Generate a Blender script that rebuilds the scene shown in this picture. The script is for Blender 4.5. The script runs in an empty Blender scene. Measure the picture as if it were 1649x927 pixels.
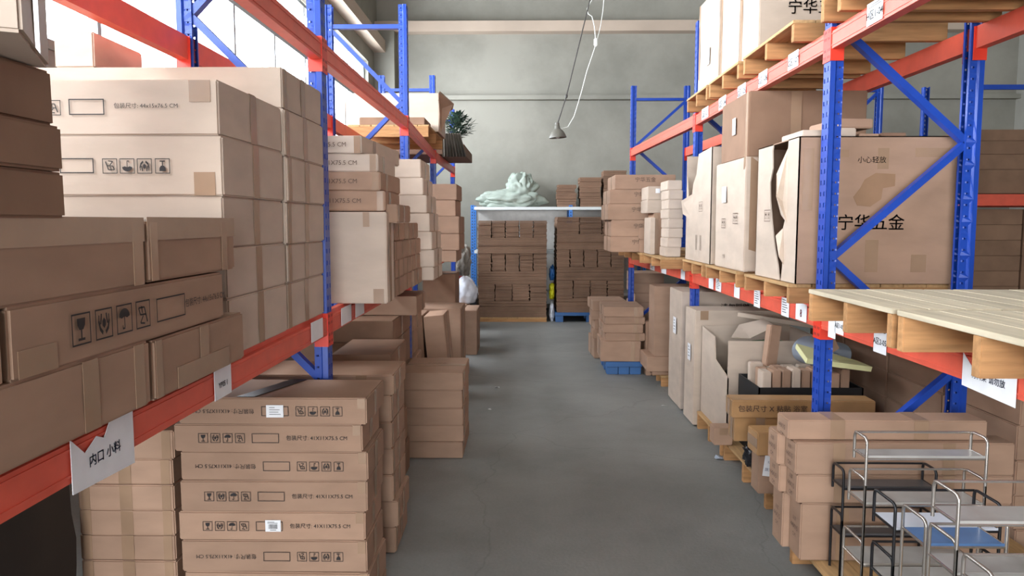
import bpy, bmesh, math, random
from mathutils import Vector, Matrix, noise

random.seed(7)
S = bpy.context.scene
COL = S.collection

# ------------------------------------------------------------------ camera
FOC = 1200.0; CX, CY = 824.5, 463.5; H = 1.55
PITCH = math.atan(106.5 / FOC)
YAW = math.atan(18.5 * math.cos(PITCH) / FOC)
cam = bpy.data.cameras.new('camera')
cam.sensor_width = 36.0; cam.lens = FOC * 36.0 / 1649.0; cam.clip_start = 0.02; cam.clip_end = 200
camo = bpy.data.objects.new('camera', cam); COL.objects.link(camo)
RM = Matrix.Rotation(YAW, 3, 'Z') @ Matrix.Rotation(math.pi / 2 - PITCH, 3, 'X')
camo.matrix_world = Matrix.Translation((0, 0, H)) @ RM.to_4x4()
S.camera = camo

# ------------------------------------------------------------------ world, daylight, exposure
w = bpy.data.worlds.new('overcast_sky'); S.world = w; w.use_nodes = True
bg = w.node_tree.nodes['Background']
bg.inputs['Color'].default_value = (0.92, 0.96, 1.0, 1); bg.inputs['Strength'].default_value = 12.0
S.view_settings.view_transform = 'Standard'; S.view_settings.look = 'None'
S.view_settings.exposure = 0.98; S.view_settings.gamma = 1.0
S.view_settings.use_curve_mapping = False
S.cycles.use_denoising = True
S.cycles.max_bounces = 8; S.cycles.diffuse_bounces = 5; S.cycles.sample_clamp_indirect = 6

ROOM_L, ROOM_R, ROOM_N, ROOM_F, ROOM_T = -2.58, 8.6, -5.0, 13.4, 6.0

def portal(loc, rot, sx, sy):
    """daylight enters through this opening: a sampling portal for the sky, gives off nothing itself"""
    l = bpy.data.lights.new('daylight_opening', 'AREA'); l.shape = 'RECTANGLE'; l.size = sx; l.size_y = sy
    l.cycles.is_portal = True
    o = bpy.data.objects.new('daylight_opening', l); o.location = loc; o.rotation_euler = rot
    COL.objects.link(o)
portal((ROOM_L - .12, 5.3, 3.35), (0, -math.pi / 2, 0), 1.7, 14.6)
portal((-.6, ROOM_N - .12, 1.75), (math.pi / 2, 0, 0), 3.6, 2.7)

# ------------------------------------------------------------------ pixel <-> place helpers (1649 x 927 frame)
def ray(px, py):
    return RM @ Vector(((px - CX) / FOC, (CY - py) / FOC, -1))
def atY(px, py, Y):
    d = ray(px, py); t = Y / d.y
    return d.x * t, H + d.z * t
def atX(px, py, X):
    d = ray(px, py); t = X / d.x
    return d.y * t, H + d.z * t
def atZ(px, py, Z):
    d = ray(px, py); t = (Z - H) / d.z
    return d.x * t, d.y * t
def zY(px, py, Y): return atY(px, py, Y)[1]
def xY(px, py, Y): return atY(px, py, Y)[0]
def yX(px, X, py=400): return atX(px, py, X)[0]

# ------------------------------------------------------------------ materials
def lin(c):
    return tuple(((v / 255) / 12.92 if v / 255 <= .04045 else ((v / 255 + .055) / 1.055) ** 2.4) for v in c) + (1,)

def mat(name, col, rough=.6, metal=0, var=0.0, scale=8, bump=0.0, rnd=0.0, spec=.5, stretch=(1, 1, 1), col2=None, alpha=None, emis=None):
    m = bpy.data.materials.new(name); m.use_nodes = True
    nt = m.node_tree; N = nt.nodes; L = nt.links; b = N['Principled BSDF']
    c = lin(col); b.inputs['Base Color'].default_value = c
    b.inputs['Roughness'].default_value = rough; b.inputs['Metallic'].default_value = metal
    b.inputs['Specular IOR Level'].default_value = spec
    if var or bump or rnd or col2:
        tc = N.new('ShaderNodeTexCoord'); mp = N.new('ShaderNodeMapping'); mp.inputs['Scale'].default_value = stretch
        L.new(tc.outputs['Object'], mp.inputs['Vector'])
        nz = N.new('ShaderNodeTexNoise'); nz.inputs['Scale'].default_value = scale; nz.inputs['Detail'].default_value = 6
        L.new(mp.outputs['Vector'], nz.inputs['Vector'])
        oi = N.new('ShaderNodeObjectInfo')
        add = N.new('ShaderNodeVectorMath'); add.operation = 'ADD'
        cmb = N.new('ShaderNodeCombineXYZ'); mul = N.new('ShaderNodeMath'); mul.operation = 'MULTIPLY'; mul.inputs[1].default_value = 37.0
        L.new(oi.outputs['Random'], mul.inputs[0]); L.new(mul.outputs[0], cmb.inputs[0])
        L.new(mp.outputs['Vector'], add.inputs[0]); L.new(cmb.outputs[0], add.inputs[1]); L.new(add.outputs[0], nz.inputs['Vector'])
        ramp = N.new('ShaderNodeMixRGB')
        c2 = lin(col2) if col2 else tuple(x * (1 - var) for x in c[:3]) + (1,)
        ramp.inputs[1].default_value = c; ramp.inputs[2].default_value = c2
        mr = N.new('ShaderNodeMapRange'); mr.inputs[1].default_value = .35; mr.inputs[2].default_value = .7
        L.new(nz.outputs['Fac'], mr.inputs[0]); L.new(mr.outputs[0], ramp.inputs[0])
        out = ramp.outputs[0]
        if rnd:
            hs = N.new('ShaderNodeHueSaturation'); mr2 = N.new('ShaderNodeMapRange')
            mr2.inputs[3].default_value = 1 - rnd; mr2.inputs[4].default_value = 1 + rnd
            L.new(oi.outputs['Random'], mr2.inputs[0]); L.new(mr2.outputs[0], hs.inputs['Value']); L.new(out, hs.inputs['Color']); out = hs.outputs[0]
        L.new(out, b.inputs['Base Color'])
        if bump:
            bp = N.new('ShaderNodeBump'); bp.inputs['Strength'].default_value = bump; bp.inputs['Distance'].default_value = .01
            L.new(nz.outputs['Fac'], bp.inputs['Height']); L.new(bp.outputs[0], b.inputs['Normal'])
    if emis:
        b.inputs['Emission Color'].default_value = lin(col); b.inputs['Emission Strength'].default_value = emis
    return m

M = {}
M['card'] = mat('cardboard', (168, 136, 114), .75, var=.16, scale=5, bump=.25, rnd=.10, spec=.25, stretch=(1, 1, 2.5))
M['card_pale'] = mat('pale_cardboard', (198, 179, 162), .7, var=.14, scale=5, bump=.25, rnd=.06, spec=.25, stretch=(1, 1, 2.5))  # paler copy of cardboard; on the large right-shelf cartons it holds painted window light
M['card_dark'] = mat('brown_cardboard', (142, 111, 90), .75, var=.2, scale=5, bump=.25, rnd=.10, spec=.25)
M['card_yellow'] = mat('taped_yellow_cardboard', (182, 140, 96), .3, var=.25, scale=7, bump=.3, rnd=.06, spec=.5)
M['card_in'] = mat('cardboard_inside', (150, 116, 88), .85, var=.15, scale=9)
M['tape'] = mat('packing_tape', (161, 131, 106), .25, var=.12, scale=10, rnd=.08, spec=.6)
M['tape_black'] = mat('black_tape', (28, 26, 27), .35)
M['ink'] = mat('black_ink', (38, 32, 32), .7)
M['ink_faded'] = mat('faded_ink', (96, 76, 66), .8)
M['ink_blue'] = mat('marker_ink', (60, 66, 96), .7)
M['ink_red'] = mat('red_marker_ink', (190, 60, 70), .7)
M['paper'] = mat('white_paper', (232, 232, 234), .6, var=.06, scale=20)
M['blue'] = mat('blue_rack_paint', (22, 66, 164), .38, var=.15, scale=14, spec=.5)
M['orange'] = mat('orange_red_rack_paint', (226, 96, 74), .4, var=.14, scale=12, spec=.5)
M['connector'] = mat('red_connector_paint', (222, 58, 38), .4, var=.12, scale=14)
M['bolt'] = mat('zinc_bolt', (200, 200, 205), .35, metal=.8)
M['wood'] = mat('raw_pallet_wood', (196, 158, 112), .75, var=.3, scale=6, bump=.3, rnd=.12, spec=.2, stretch=(9, .8, 9))
M['wood_x'] = mat('pallet_stringer_wood', (188, 140, 94), .75, var=.32, scale=6, bump=.3, rnd=.14, spec=.2, stretch=(.9, 9, 9))
M['wood_pale'] = mat('bleached_deck_wood', (206, 192, 166), .7, var=.28, scale=5, bump=.25, rnd=.08, spec=.3, stretch=(9, .6, 9))
M['plast_blue'] = mat('blue_pallet_plastic', (38, 92, 150), .45, var=.15, scale=8)
M['chrome'] = mat('chromed_wire', (200, 192, 184), .26, metal=.85, var=.12, scale=20)
M['blackwire'] = mat('black_coated_wire', (26, 25, 28), .35)
M['tray'] = mat('satin_metal_sheet', (190, 186, 180), .35, metal=.2, var=.15, scale=12)
M['tray_white'] = mat('white_film_sheet', (226, 230, 240), .35)
M['tray_blue'] = mat('blue_film_sheet', (92, 128, 176), .3, var=.2, scale=9)
M['tray_dark'] = mat('smoked_sheet', (84, 82, 84), .3, var=.3, scale=7)
M['bag_black'] = mat('black_plastic_bag', (30, 31, 36), .22, spec=.6)
M['black'] = mat('black_plastic_wrap', (20, 20, 22), .55, var=.3, scale=4)
M['sack'] = mat('pale_woven_sack', (170, 180, 168), .6, var=.25, scale=9, bump=.5)
M['white_bag'] = mat('white_plastic_bag', (225, 228, 236), .4, var=.08, scale=9)
M['green'] = mat('green_printed_bag', (40, 128, 66), .35, var=.35, scale=9)
M['leaf'] = mat('dark_green_leaves', (62, 86, 70), .6, var=.3, scale=9, rnd=.15)
M['foam'] = mat('pale_yellow_foam', (216, 214, 160), .7, var=.08, scale=9)
M['sheet'] = mat('rolled_white_plastic', (205, 214, 226), .35)
M['red'] = mat('dark_red_fabric', (140, 36, 36), .7)
M['yellow'] = mat('yellow_wrapper', (214, 210, 40), .4)
M['shelf_white'] = mat('white_shelf_steel', (222, 226, 224), .45, var=.06, scale=5)
M['shelf_blue'] = mat('light_blue_shelf_post', (52, 120, 200), .4, var=.1, scale=8)
M['cable'] = mat('dark_cable', (66, 62, 58), .6)
M['cord'] = mat('white_cord', (222, 222, 214), .5)
M['enamel'] = mat('grey_lamp_enamel', (112, 108, 98), .45, var=.2, scale=20)
M['bulb'] = mat('unlit_bulb_glass', (226, 226, 220), .25)
M['beam_paint'] = mat('pinkish_plaster_beam', (196, 176, 158), .85, var=.12, scale=2)
M['window_frame'] = mat('window_frame_steel', (168, 176, 180), .5)

def plaster(name, col, col2):
    m = bpy.data.materials.new(name); m.use_nodes = True; nt = m.node_tree; N = nt.nodes; L = nt.links
    b = N['Principled BSDF']; b.inputs['Roughness'].default_value = .9; b.inputs['Specular IOR Level'].default_value = .2
    tc = N.new('ShaderNodeTexCoord')
    n1 = N.new('ShaderNodeTexNoise'); n1.inputs['Scale'].default_value = .55; n1.inputs['Detail'].default_value = 7; n1.inputs['Roughness'].default_value = .62
    L.new(tc.outputs['Object'], n1.inputs['Vector'])
    r = N.new('ShaderNodeValToRGB'); r.color_ramp.elements[0].position = .38; r.color_ramp.elements[1].position = .62
    r.color_ramp.elements[0].color = lin(col2); r.color_ramp.elements[1].color = lin(col)
    L.new(n1.outputs['Fac'], r.inputs[0]); L.new(r.outputs[0], b.inputs['Base Color'])
    return m
M['wall'] = plaster('aged_lime_plaster', (160, 156, 145), (138, 135, 125))
M['ceiling'] = plaster('ceiling_plaster', (160, 157, 148), (146, 143, 134))

def floor_mat():
    m = bpy.data.materials.new('worn_concrete'); m.use_nodes = True; nt = m.node_tree; N = nt.nodes; L = nt.links
    b = N['Principled BSDF']; b.inputs['Roughness'].default_value = .55; b.inputs['Specular IOR Level'].default_value = .35
    tc = N.new('ShaderNodeTexCoord')
    n1 = N.new('ShaderNodeTexNoise'); n1.inputs['Scale'].default_value = .9; n1.inputs['Detail'].default_value = 9; n1.inputs['Roughness'].default_value = .65
    L.new(tc.outputs['Object'], n1.inputs['Vector'])
    r = N.new('ShaderNodeValToRGB'); r.color_ramp.elements[0].position = .3; r.color_ramp.elements[1].position = .72
    r.color_ramp.elements[0].color = lin((116, 116, 113)); r.color_ramp.elements[1].color = lin((146, 145, 141))
    L.new(n1.outputs['Fac'], r.inputs[0])
    n2 = N.new('ShaderNodeTexNoise'); n2.inputs['Scale'].default_value = 60; n2.inputs['Detail'].default_value = 4
    L.new(tc.outputs['Object'], n2.inputs['Vector'])
    m1 = N.new('ShaderNodeMixRGB'); m1.blend_type = 'MULTIPLY'; m1.inputs[0].default_value = .18
    L.new(r.outputs[0], m1.inputs[1]); L.new(n2.outputs['Fac'], m1.inputs[2])
    # hairline cracks: warped cells, only in patches
    wn = N.new('ShaderNodeTexNoise'); wn.inputs['Scale'].default_value = 1.6; wn.inputs['Detail'].default_value = 8
    L.new(tc.outputs['Object'], wn.inputs['Vector'])
    mx = N.new('ShaderNodeMixRGB'); mx.inputs[0].default_value = .32; L.new(tc.outputs['Object'], mx.inputs[1]); L.new(wn.outputs['Color'], mx.inputs[2])
    vo = N.new('ShaderNodeTexVoronoi'); vo.feature = 'DISTANCE_TO_EDGE'; vo.inputs['Scale'].default_value = .8
    L.new(mx.outputs[0], vo.inputs['Vector'])
    cr = N.new('ShaderNodeMapRange'); cr.inputs[1].default_value = .0; cr.inputs[2].default_value = .004; cr.inputs[3].default_value = .82; cr.inputs[4].default_value = 1
    L.new(vo.outputs['Distance'], cr.inputs[0])
    m2 = N.new('ShaderNodeMixRGB'); m2.blend_type = 'MULTIPLY'; m2.inputs[0].default_value = 1
    L.new(m1.outputs[0], m2.inputs[1]); L.new(cr.outputs[0], m2.inputs[2]); L.new(m2.outputs[0], b.inputs['Base Color'])
    bp = N.new('ShaderNodeBump'); bp.inputs['Strength'].default_value = .15; bp.inputs['Distance'].default_value = .01
    L.new(n2.outputs['Fac'], bp.inputs['Height']); L.new(bp.outputs[0], b.inputs['Normal'])
    return m
M['floor'] = floor_mat()

gm = bpy.data.materials.new('dusty_window_glass'); gm.use_nodes = True
nt = gm.node_tree; nt.nodes.clear()
o_ = nt.nodes.new('ShaderNodeOutputMaterial'); mxs = nt.nodes.new('ShaderNodeMixShader'); tr = nt.nodes.new('ShaderNodeBsdfTransparent'); gl = nt.nodes.new('ShaderNodeBsdfGlossy')
gl.inputs['Roughness'].default_value = .1; mxs.inputs[0].default_value = .06; tr.inputs[0].default_value = (.96, .98, 1, 1)
nt.links.new(tr.outputs[0], mxs.inputs[1]); nt.links.new(gl.outputs[0], mxs.inputs[2]); nt.links.new(mxs.outputs[0], o_.inputs[0])
M['glass'] = gm

# ------------------------------------------------------------------ mesh helpers
def link(name, me, parent=None, loc=(0, 0, 0), rz=0):
    o = bpy.data.objects.new(name, me); o.location = loc
    if rz: o.rotation_euler = (0, 0, rz)
    COL.objects.link(o)
    if parent is not None: o.parent = parent
    return o
def finish(bm, name, mats, smooth=None):
    me = bpy.data.meshes.new(name); bm.to_mesh(me); bm.free()
    for m in (mats if isinstance(mats, (list, tuple)) else [mats]): me.materials.append(M[m])
    if smooth is not None:
        for p in me.polygons: p.use_smooth = True
        me.set_sharp_from_angle(angle=math.radians(smooth))
    return me
def obj(name, bm, mats, parent=None, loc=(0, 0, 0), rz=0, smooth=None):
    return link(name, finish(bm, name, mats, smooth), parent, loc, rz)
def tag(o, label=None, cat=None, group=None, kind=None):
    if label: o['label'] = label
    if cat: o['category'] = cat
    if group: o['group'] = group
    if kind: o['kind'] = kind
    return o
def empty(name, loc=(0, 0, 0), rz=0):
    o = bpy.data.objects.new(name, None); o.location = loc; o.rotation_euler = (0, 0, rz); o.empty_display_size = .1
    COL.objects.link(o); return o
def copy_tree(o, parent=None):
    c = o.copy(); COL.objects.link(c); c.parent = parent
    for ch in o.children: copy_tree(ch, c)
    return c
def box(bm, x0, x1, y0, y1, z0, z1, mi=0, bev=0.0):
    r = bmesh.ops.create_cube(bm, size=1)
    vs = r['verts']
    for v in vs:
        v.co = Vector(((x0 + x1) / 2 + v.co.x * (x1 - x0), (y0 + y1) / 2 + v.co.y * (y1 - y0), (z0 + z1) / 2 + v.co.z * (z1 - z0)))
    fs = set(f for v in vs for f in v.link_faces)
    for f in fs: f.material_index = mi
    if bev:
        es = list(set(e for v in vs for e in v.link_edges))
        bmesh.ops.bevel(bm, geom=es, offset=bev, segments=2, affect='EDGES')
    return vs
def bar(bm, a, b, wx, wy, up=Vector((0, 0, 1)), mi=0):
    """square bar from a to b"""
    a = Vector(a); b = Vector(b); d = (b - a).normalized()
    if abs(d.dot(up)) > .98: up = Vector((1, 0, 0))
    s = d.cross(up).normalized(); u = s.cross(d)
    q = [[bm.verts.new(p + s * sx * wx / 2 + u * sy * wy / 2) for sx, sy in ((-1, -1), (1, -1), (1, 1), (-1, 1))] for p in (a, b)]
    for i in range(4):
        f = bm.faces.new((q[0][i], q[0][(i + 1) % 4], q[1][(i + 1) % 4], q[1][i])); f.material_index = mi
    bm.faces.new(q[0][::-1]).material_index = mi; bm.faces.new(q[1]).material_index = mi
def fillet(pts, r, n=4):
    out = [Vector(pts[0])]
    for i in range(1, len(pts) - 1):
        p, a, b = Vector(pts[i]), Vector(pts[i - 1]), Vector(pts[i + 1])
        d1, d2 = (a - p), (b - p); rr = min(r, d1.length * .45, d2.length * .45)
        s, e = p + d1.normalized() * rr, p + d2.normalized() * rr
        for k in range(n + 1):
            t = k / n; out.append(s * (1 - t) ** 2 + p * 2 * t * (1 - t) + e * t * t)
    out.append(Vector(pts[-1])); return out
def tube(bm, pts, r, n=7, mi=0, radii=None):
    pts = [Vector(p) for p in pts]; rings = []; up = None
    for i, p in enumerate(pts):
        d = (pts[min(i + 1, len(pts) - 1)] - pts[max(i - 1, 0)]).normalized()
        if up is None: up = Vector((0, 0, 1)) if abs(d.z) < .9 else Vector((1, 0, 0))
        s = d.cross(up).normalized(); up = s.cross(d).normalized()
        rr = radii[i] if radii else r
        rings.append([bm.verts.new(p + (s * math.cos(2 * math.pi * k / n) + up * math.sin(2 * math.pi * k / n)) * rr) for k in range(n)])
    for a, b in zip(rings, rings[1:]):
        for k in range(n): bm.faces.new((a[k], a[(k + 1) % n], b[(k + 1) % n], b[k])).material_index = mi
    bm.faces.new(rings[0][::-1]).material_index = mi; bm.faces.new(rings[-1]).material_index = mi
def lathe(bm, prof, n=20, c=(0, 0, 0), mi=0):
    rings = [[bm.verts.new(Vector(c) + Vector((r * math.cos(2 * math.pi * k / n), r * math.sin(2 * math.pi * k / n), z))) for k in range(n)] for r, z in prof]
    for a, b in zip(rings, rings[1:]):
        for k in range(n): bm.faces.new((a[k], a[(k + 1) % n], b[(k + 1) % n], b[k])).material_index = mi
def sheet(bm, pts, th=.003, mi=0):
    """thin flat panel with thickness from an outline"""
    vs = [bm.verts.new(p) for p in pts]; f = bm.faces.new(vs); f.material_index = mi; f.normal_update()
    nrm = f.normal.copy()
    vb = [bm.verts.new(Vector(p) - nrm * th) for p in pts]
    bm.faces.new(vb[::-1]).material_index = mi
    for i in range(len(vs)):
        j = (i + 1) % len(vs); bm.faces.new((vs[j], vs[i], vb[i], vb[j])).material_index = mi
def lump(bm, c, r, amp=.25, fr=2.2, seed=0, sub=4, mi=0, floor_z=None, ridge=False):
    res = bmesh.ops.create_icosphere(bm, subdivisions=sub, radius=1)
    for v in res['verts']:
        p = v.co.copy(); nn = noise.fractal(p * fr + Vector((seed * 7.1, seed, 3)), .9, 2.1, 4)
        if ridge: nn = 1.2 * (abs(noise.noise(p * fr * 1.7 + Vector((seed, 5, 1)))) - .35) + .4 * nn
        q = p * (1 + amp * nn)
        v.co = Vector((c[0] + q.x * r[0], c[1] + q.y * r[1], c[2] + q.z * r[2]))
        if floor_z is not None and v.co.z < floor_z: v.co.z = floor_z
    for v in res['verts']:
        for f in v.link_faces: f.material_index = mi

# ------------------------------------------------------------------ printed marks (2-D shapes laid on a face)
_txt = {}
def text2d(s, size, bold=0.0):
    key = (s, bold)
    if key not in _txt:
        cu = bpy.data.curves.new('lettering', 'FONT'); cu.body = s; cu.size = 1; cu.align_x = 'CENTER'; cu.align_y = 'CENTER'; cu.resolution_u = 2; cu.offset = 0
        ob = bpy.data.objects.new('lettering', cu); COL.objects.link(ob)
        dg = bpy.context.evaluated_depsgraph_get(); me = bpy.data.meshes.new_from_object(ob.evaluated_get(dg))
        _txt[key] = ([(v.co.x, v.co.y) for v in me.vertices], [tuple(p.vertices) for p in me.polygons])
        bpy.data.objects.remove(ob); bpy.data.curves.remove(cu); bpy.data.meshes.remove(me)
    vs, fs = _txt[key]
    P = [[(vs[i][0] * size, vs[i][1] * size) for i in f] for f in fs]
    if bold: P = P + [[(x + bold * size * 1.5, y) for x, y in p] for p in P] + [[(x, y + bold * size) for x, y in p] for p in P]
    return P
def rect(x0, y0, x1, y1): return [(x0, y0), (x1, y0), (x1, y1), (x0, y1)]
def frame(x0, y0, x1, y1, t): return [rect(x0, y0, x1, y0 + t), rect(x0, y1 - t, x1, y1), rect(x0, y0 + t, x0 + t, y1 - t), rect(x1 - t, y0 + t, x1, y1 - t)]
def stroke(a, b, t):
    dx, dy = b[0] - a[0], b[1] - a[1]; l = math.hypot(dx, dy) or 1; nx, ny = -dy / l * t / 2, dx / l * t / 2
    return [(a[0] + nx, a[1] + ny), (b[0] + nx, b[1] + ny), (b[0] - nx, b[1] - ny), (a[0] - nx, a[1] - ny)]
def icon(kind, s):
    """handling marks in a unit frame -.5...5"""
    P = frame(-.5, -.5, .5, .5, .05)
    if kind == 'glass':
        P += [[(-.22, .34), (.22, .34), (.2, .12), (.1, -.02), (-.1, -.02), (-.2, .12)], rect(-.035, -.28, .035, 0), rect(-.18, -.36, .18, -.28)]
    elif kind == 'hands':
        P += [[(-.1, .1), (0, .2), (.1, .1), (.1, -.05), (0, -.15), (-.1, -.05)]]
        for sx in (-1, 1):
            P += [[(sx * .1, -.36), (sx * .26, -.2), (sx * .34, .1), (sx * .26, .12), (sx * .2, -.1), (sx * .06, -.24)], stroke((sx * .2, 0), (sx * .14, .34), .07), stroke((sx * .3, .05), (sx * .28, .3), .05)]
    elif kind == 'umbrella':
        P += [[(-.34, .08)] + [(-.34 * math.cos(a * math.pi / 8), .08 + .28 * math.sin(a * math.pi / 8)) for a in range(1, 8)] + [(.34, .08), (.17, .02), (0, .08), (-.17, .02)],
              rect(-.025, -.3, .025, .1), rect(-.14, -.36, .02, -.3), rect(-.14, -.36, -.1, -.22)]
    else:
        P += [stroke((-.3, .25), (.1, .25), .06), stroke((-.3, .25), (-.2, 0), .06), stroke((-.1, .3), (-.05, .05), .05), stroke((.1, .25), (.28, -.3), .07), stroke((-.2, 0), (.2, -.02), .06), stroke((0, -.05), (-.2, -.3), .06), stroke((-.2, -.3), (.1, -.34), .06)]
    return [[(x * s, y * s) for x, y in p] for p in P]
def shift(P, dx, dy): return [[(x + dx, y + dy) for x, y in p] for p in P]
def flip(P): return [[(-x, -y) for x, y in p] for p in P]
def marks(L, text='包装尺寸: 41X11X75.5 CM', s=.04, up=True, tx=.205, off=0.0):
    P = []
    for k, n in enumerate(('glass', 'hands', 'umbrella', 'link')): P += shift(icon(n, s), -L * .5 + L * .155 + k * s * 1.28, 0)
    P += shift(frame(-.052, -s / 2, .052, s / 2, .0022), -.01, 0)
    P += shift(text2d(text, s * .56), L * .5 - tx + .03, 0)
    P = shift(P, off, 0)
    return P if up else flip(P)

FACES = {'-y': (Vector((1, 0, 0)), Vector((0, 0, 1)), Vector((0, -1, 0))), '+x': (Vector((0, 1, 0)), Vector((0, 0, 1)), Vector((1, 0, 0))),
         '-x': (Vector((0, -1, 0)), Vector((0, 0, 1)), Vector((-1, 0, 0))), '+z': (Vector((1, 0, 0)), Vector((0, 1, 0)), Vector((0, 0, 1))),
         '+y': (Vector((-1, 0, 0)), Vector((0, 0, 1)), Vector((0, 1, 0)))}
def face_frame(face, dx, dy, dz):
    u, v, n = FACES[face]
    half = Vector((dx / 2, dy / 2, dz / 2)); c = Vector((0, 0, dz / 2)) + Vector((n.x * half.x, n.y * half.y, n.z * half.z))
    size = lambda a: 2 * abs(a.x * half.x + a.y * half.y + a.z * half.z)
    return c, u, v, n, size(u), size(v)
def lay(bm, polys, c, u, v, n, lift, mi=0):
    for p in polys:
        try: f = bm.faces.new([bm.verts.new(c + u * x + v * y + n * lift) for x, y in p]); f.material_index = mi
        except ValueError: pass
        if True:
            f.normal_update()
            if f.normal.dot(n) < 0: f.normal_flip()

# ------------------------------------------------------------------ cartons
def body_bm(dx, dy, dz, sag, seed, bev=.005):
    bm = bmesh.new(); r = bmesh.ops.create_cube(bm, size=1)
    for v in bm.verts: v.co = Vector((v.co.x * dx, v.co.y * dy, (v.co.z + .5) * dz))
    bmesh.ops.bevel(bm, geom=list(bm.edges), offset=min(bev, .12 * min(dx, dy, dz)), segments=2, affect='EDGES')
    big = [e for e in bm.edges if e.calc_length() > .5 * min(dx, dy, dz)]
    bmesh.ops.subdivide_edges(bm, edges=big, cuts=4, use_grid_fill=True)
    for v in bm.verts:
        fx, fy, fz = v.co.x / dx * 2, v.co.y / dy * 2, v.co.z / dz * 2 - 1
        p = Vector((v.co.x * 6 + seed * 3.3, v.co.y * 6, v.co.z * 6 + seed)); nn = noise.noise(p)
        inn = lambda a, b: max(0, 1 - a * a) * max(0, 1 - b * b)
        d = sag * (.45 + .9 * abs(nn))
        if abs(fx) > .97: v.co.x -= math.copysign(d * inn(fy, fz), fx)
        if abs(fy) > .97: v.co.y -= math.copysign(d * inn(fx, fz), fy)
        if fz > .97: v.co.z -= d * inn(fx, fy)
        v.co += Vector((noise.noise(p * .7 + Vector((9, 0, 0))), noise.noise(p * .7 + Vector((0, 9, 0))), 0)) * sag * .6
    return bm
_cn = 0
def carton(label, x0, x1, y0, y1, z0, z1, rot=0, group=None, m='card', tape=(), prints=(), stickers=(), sag=.003, name='cardboard_box', cat='box', tapem='tape', tilt=None):
    """one closed carton; tape: (face, 'v'|'h', offset -.5...5, width); prints: (face, polys, du, dv, ink); stickers: (face, du, dv, w, h, kind)"""
    global _cn; _cn += 1
    dx, dy, dz = x1 - x0, y1 - y0, z1 - z0
    root = obj(name, body_bm(dx, dy, dz, sag, _cn), m, None, ((x0 + x1) / 2, (y0 + y1) / 2, z0), rot, smooth=40)
    if tilt: root.rotation_euler = (tilt[0], tilt[1], rot)
    tag(root, label, cat, group)
    if tape:
        for ti, (face, o_, off, wd) in enumerate(tape):
            bm = bmesh.new(); c, u, v, n, su, sv = face_frame(face, dx, dy, dz)
            if o_ == 'v': p = rect(off * su - wd / 2, -sv / 2 + .002, off * su + wd / 2, sv / 2 - .002)
            elif o_ == 'h': p = rect(-su / 2 + .002, off * sv - wd / 2, su / 2 - .002, off * sv + wd / 2)
            elif o_ == 't': p = rect(off * su - wd / 2, sv / 2 - min(.07, sv * .4), off * su + wd / 2, sv / 2 - .002)
            else: p = rect(off * su - wd / 2, -sv / 2 + .002, off * su + wd / 2, -sv / 2 + min(.07, sv * .4))
            q = [c + u * x + v * y + n * (.0009 + .0003 * ti) for x, y in p]
            sheet(bm, q, .0008 + .0003 * ti)
            bmesh.ops.recalc_face_normals(bm, faces=bm.faces)
            obj('tape', bm, tapem, root)
    if prints:
        for face, polys, du, dv, ink in prints:
            bm = bmesh.new()
            if True:
                c, u, v, n, su, sv = face_frame(face, dx, dy, dz); lay(bm, polys, c + u * du + v * dv, u, v, n, .0030)
            obj('printed_mark', bm, ink, root)
    for face, du, dv, sw, sh, kind in stickers:
        c, u, v, n, su, sv = face_frame(face, dx, dy, dz); cc = c + u * du + v * dv
        bm = bmesh.new(); lay(bm, [rect(-sw / 2, -sh / 2, sw / 2, sh / 2)], cc, u, v, n, .0036)
        P = []
        if kind == 'barcode':
            x = -sw * .3
            while x < sw * .3:
                t = random.choice((.0008, .0014, .002)); P.append(rect(x, -sh * .25, x + t, sh * .15)); x += t + random.choice((.0012, .002))
            P += [rect(-sw * .35, sh * .22, sw * .3, sh * .26), rect(-sw * .35, sh * .32, sw * .1, sh * .36), rect(-sw * .2, -sh * .38, sw * .2, -sh * .33)]
        elif kind == 'lines':
            for k in range(4): P.append(rect(-sw * .32, sh * (.28 - k * .18), sw * random.uniform(.0, .35), sh * (.32 - k * .18)))
        lay(bm, P, cc, u, v, n, .0042, 1)
        obj('paper_label', bm, ['paper', 'ink'], root)
    return root

ORD = ['topmost', 'second from top', 'third from top', 'fourth from top', 'fifth from top', 'sixth from top', 'seventh from top', 'eighth from top', 'ninth from top', 'tenth from top']
def stack(desc, place, x0, x1, y0, y1, zs, group, jx=.006, jy=.004, jr=.008, feat=None, **kw):
    """zs: heights bottom to top; every box is its own object"""
    n = len(zs) - 1; out = []
    for i in range(n):
        k = n - 1 - i; o = ORD[k] if k < len(ORD) and not (k == n - 1 and n > 1) else 'lowest'
        dx, dy = random.uniform(-jx, jx), random.uniform(-jy, jy)
        f = dict(kw)
        if feat: f.update(feat(i, k))
        d = f.pop('desc', desc)
        out.append(carton(f'{d}, {o} in {place}', x0 + dx, x1 + dx, y0 + dy, y1 + dy, zs[i] + .0005, zs[i + 1] - .0005, rot=random.uniform(-jr, jr), group=group, **f))
    return out

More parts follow.
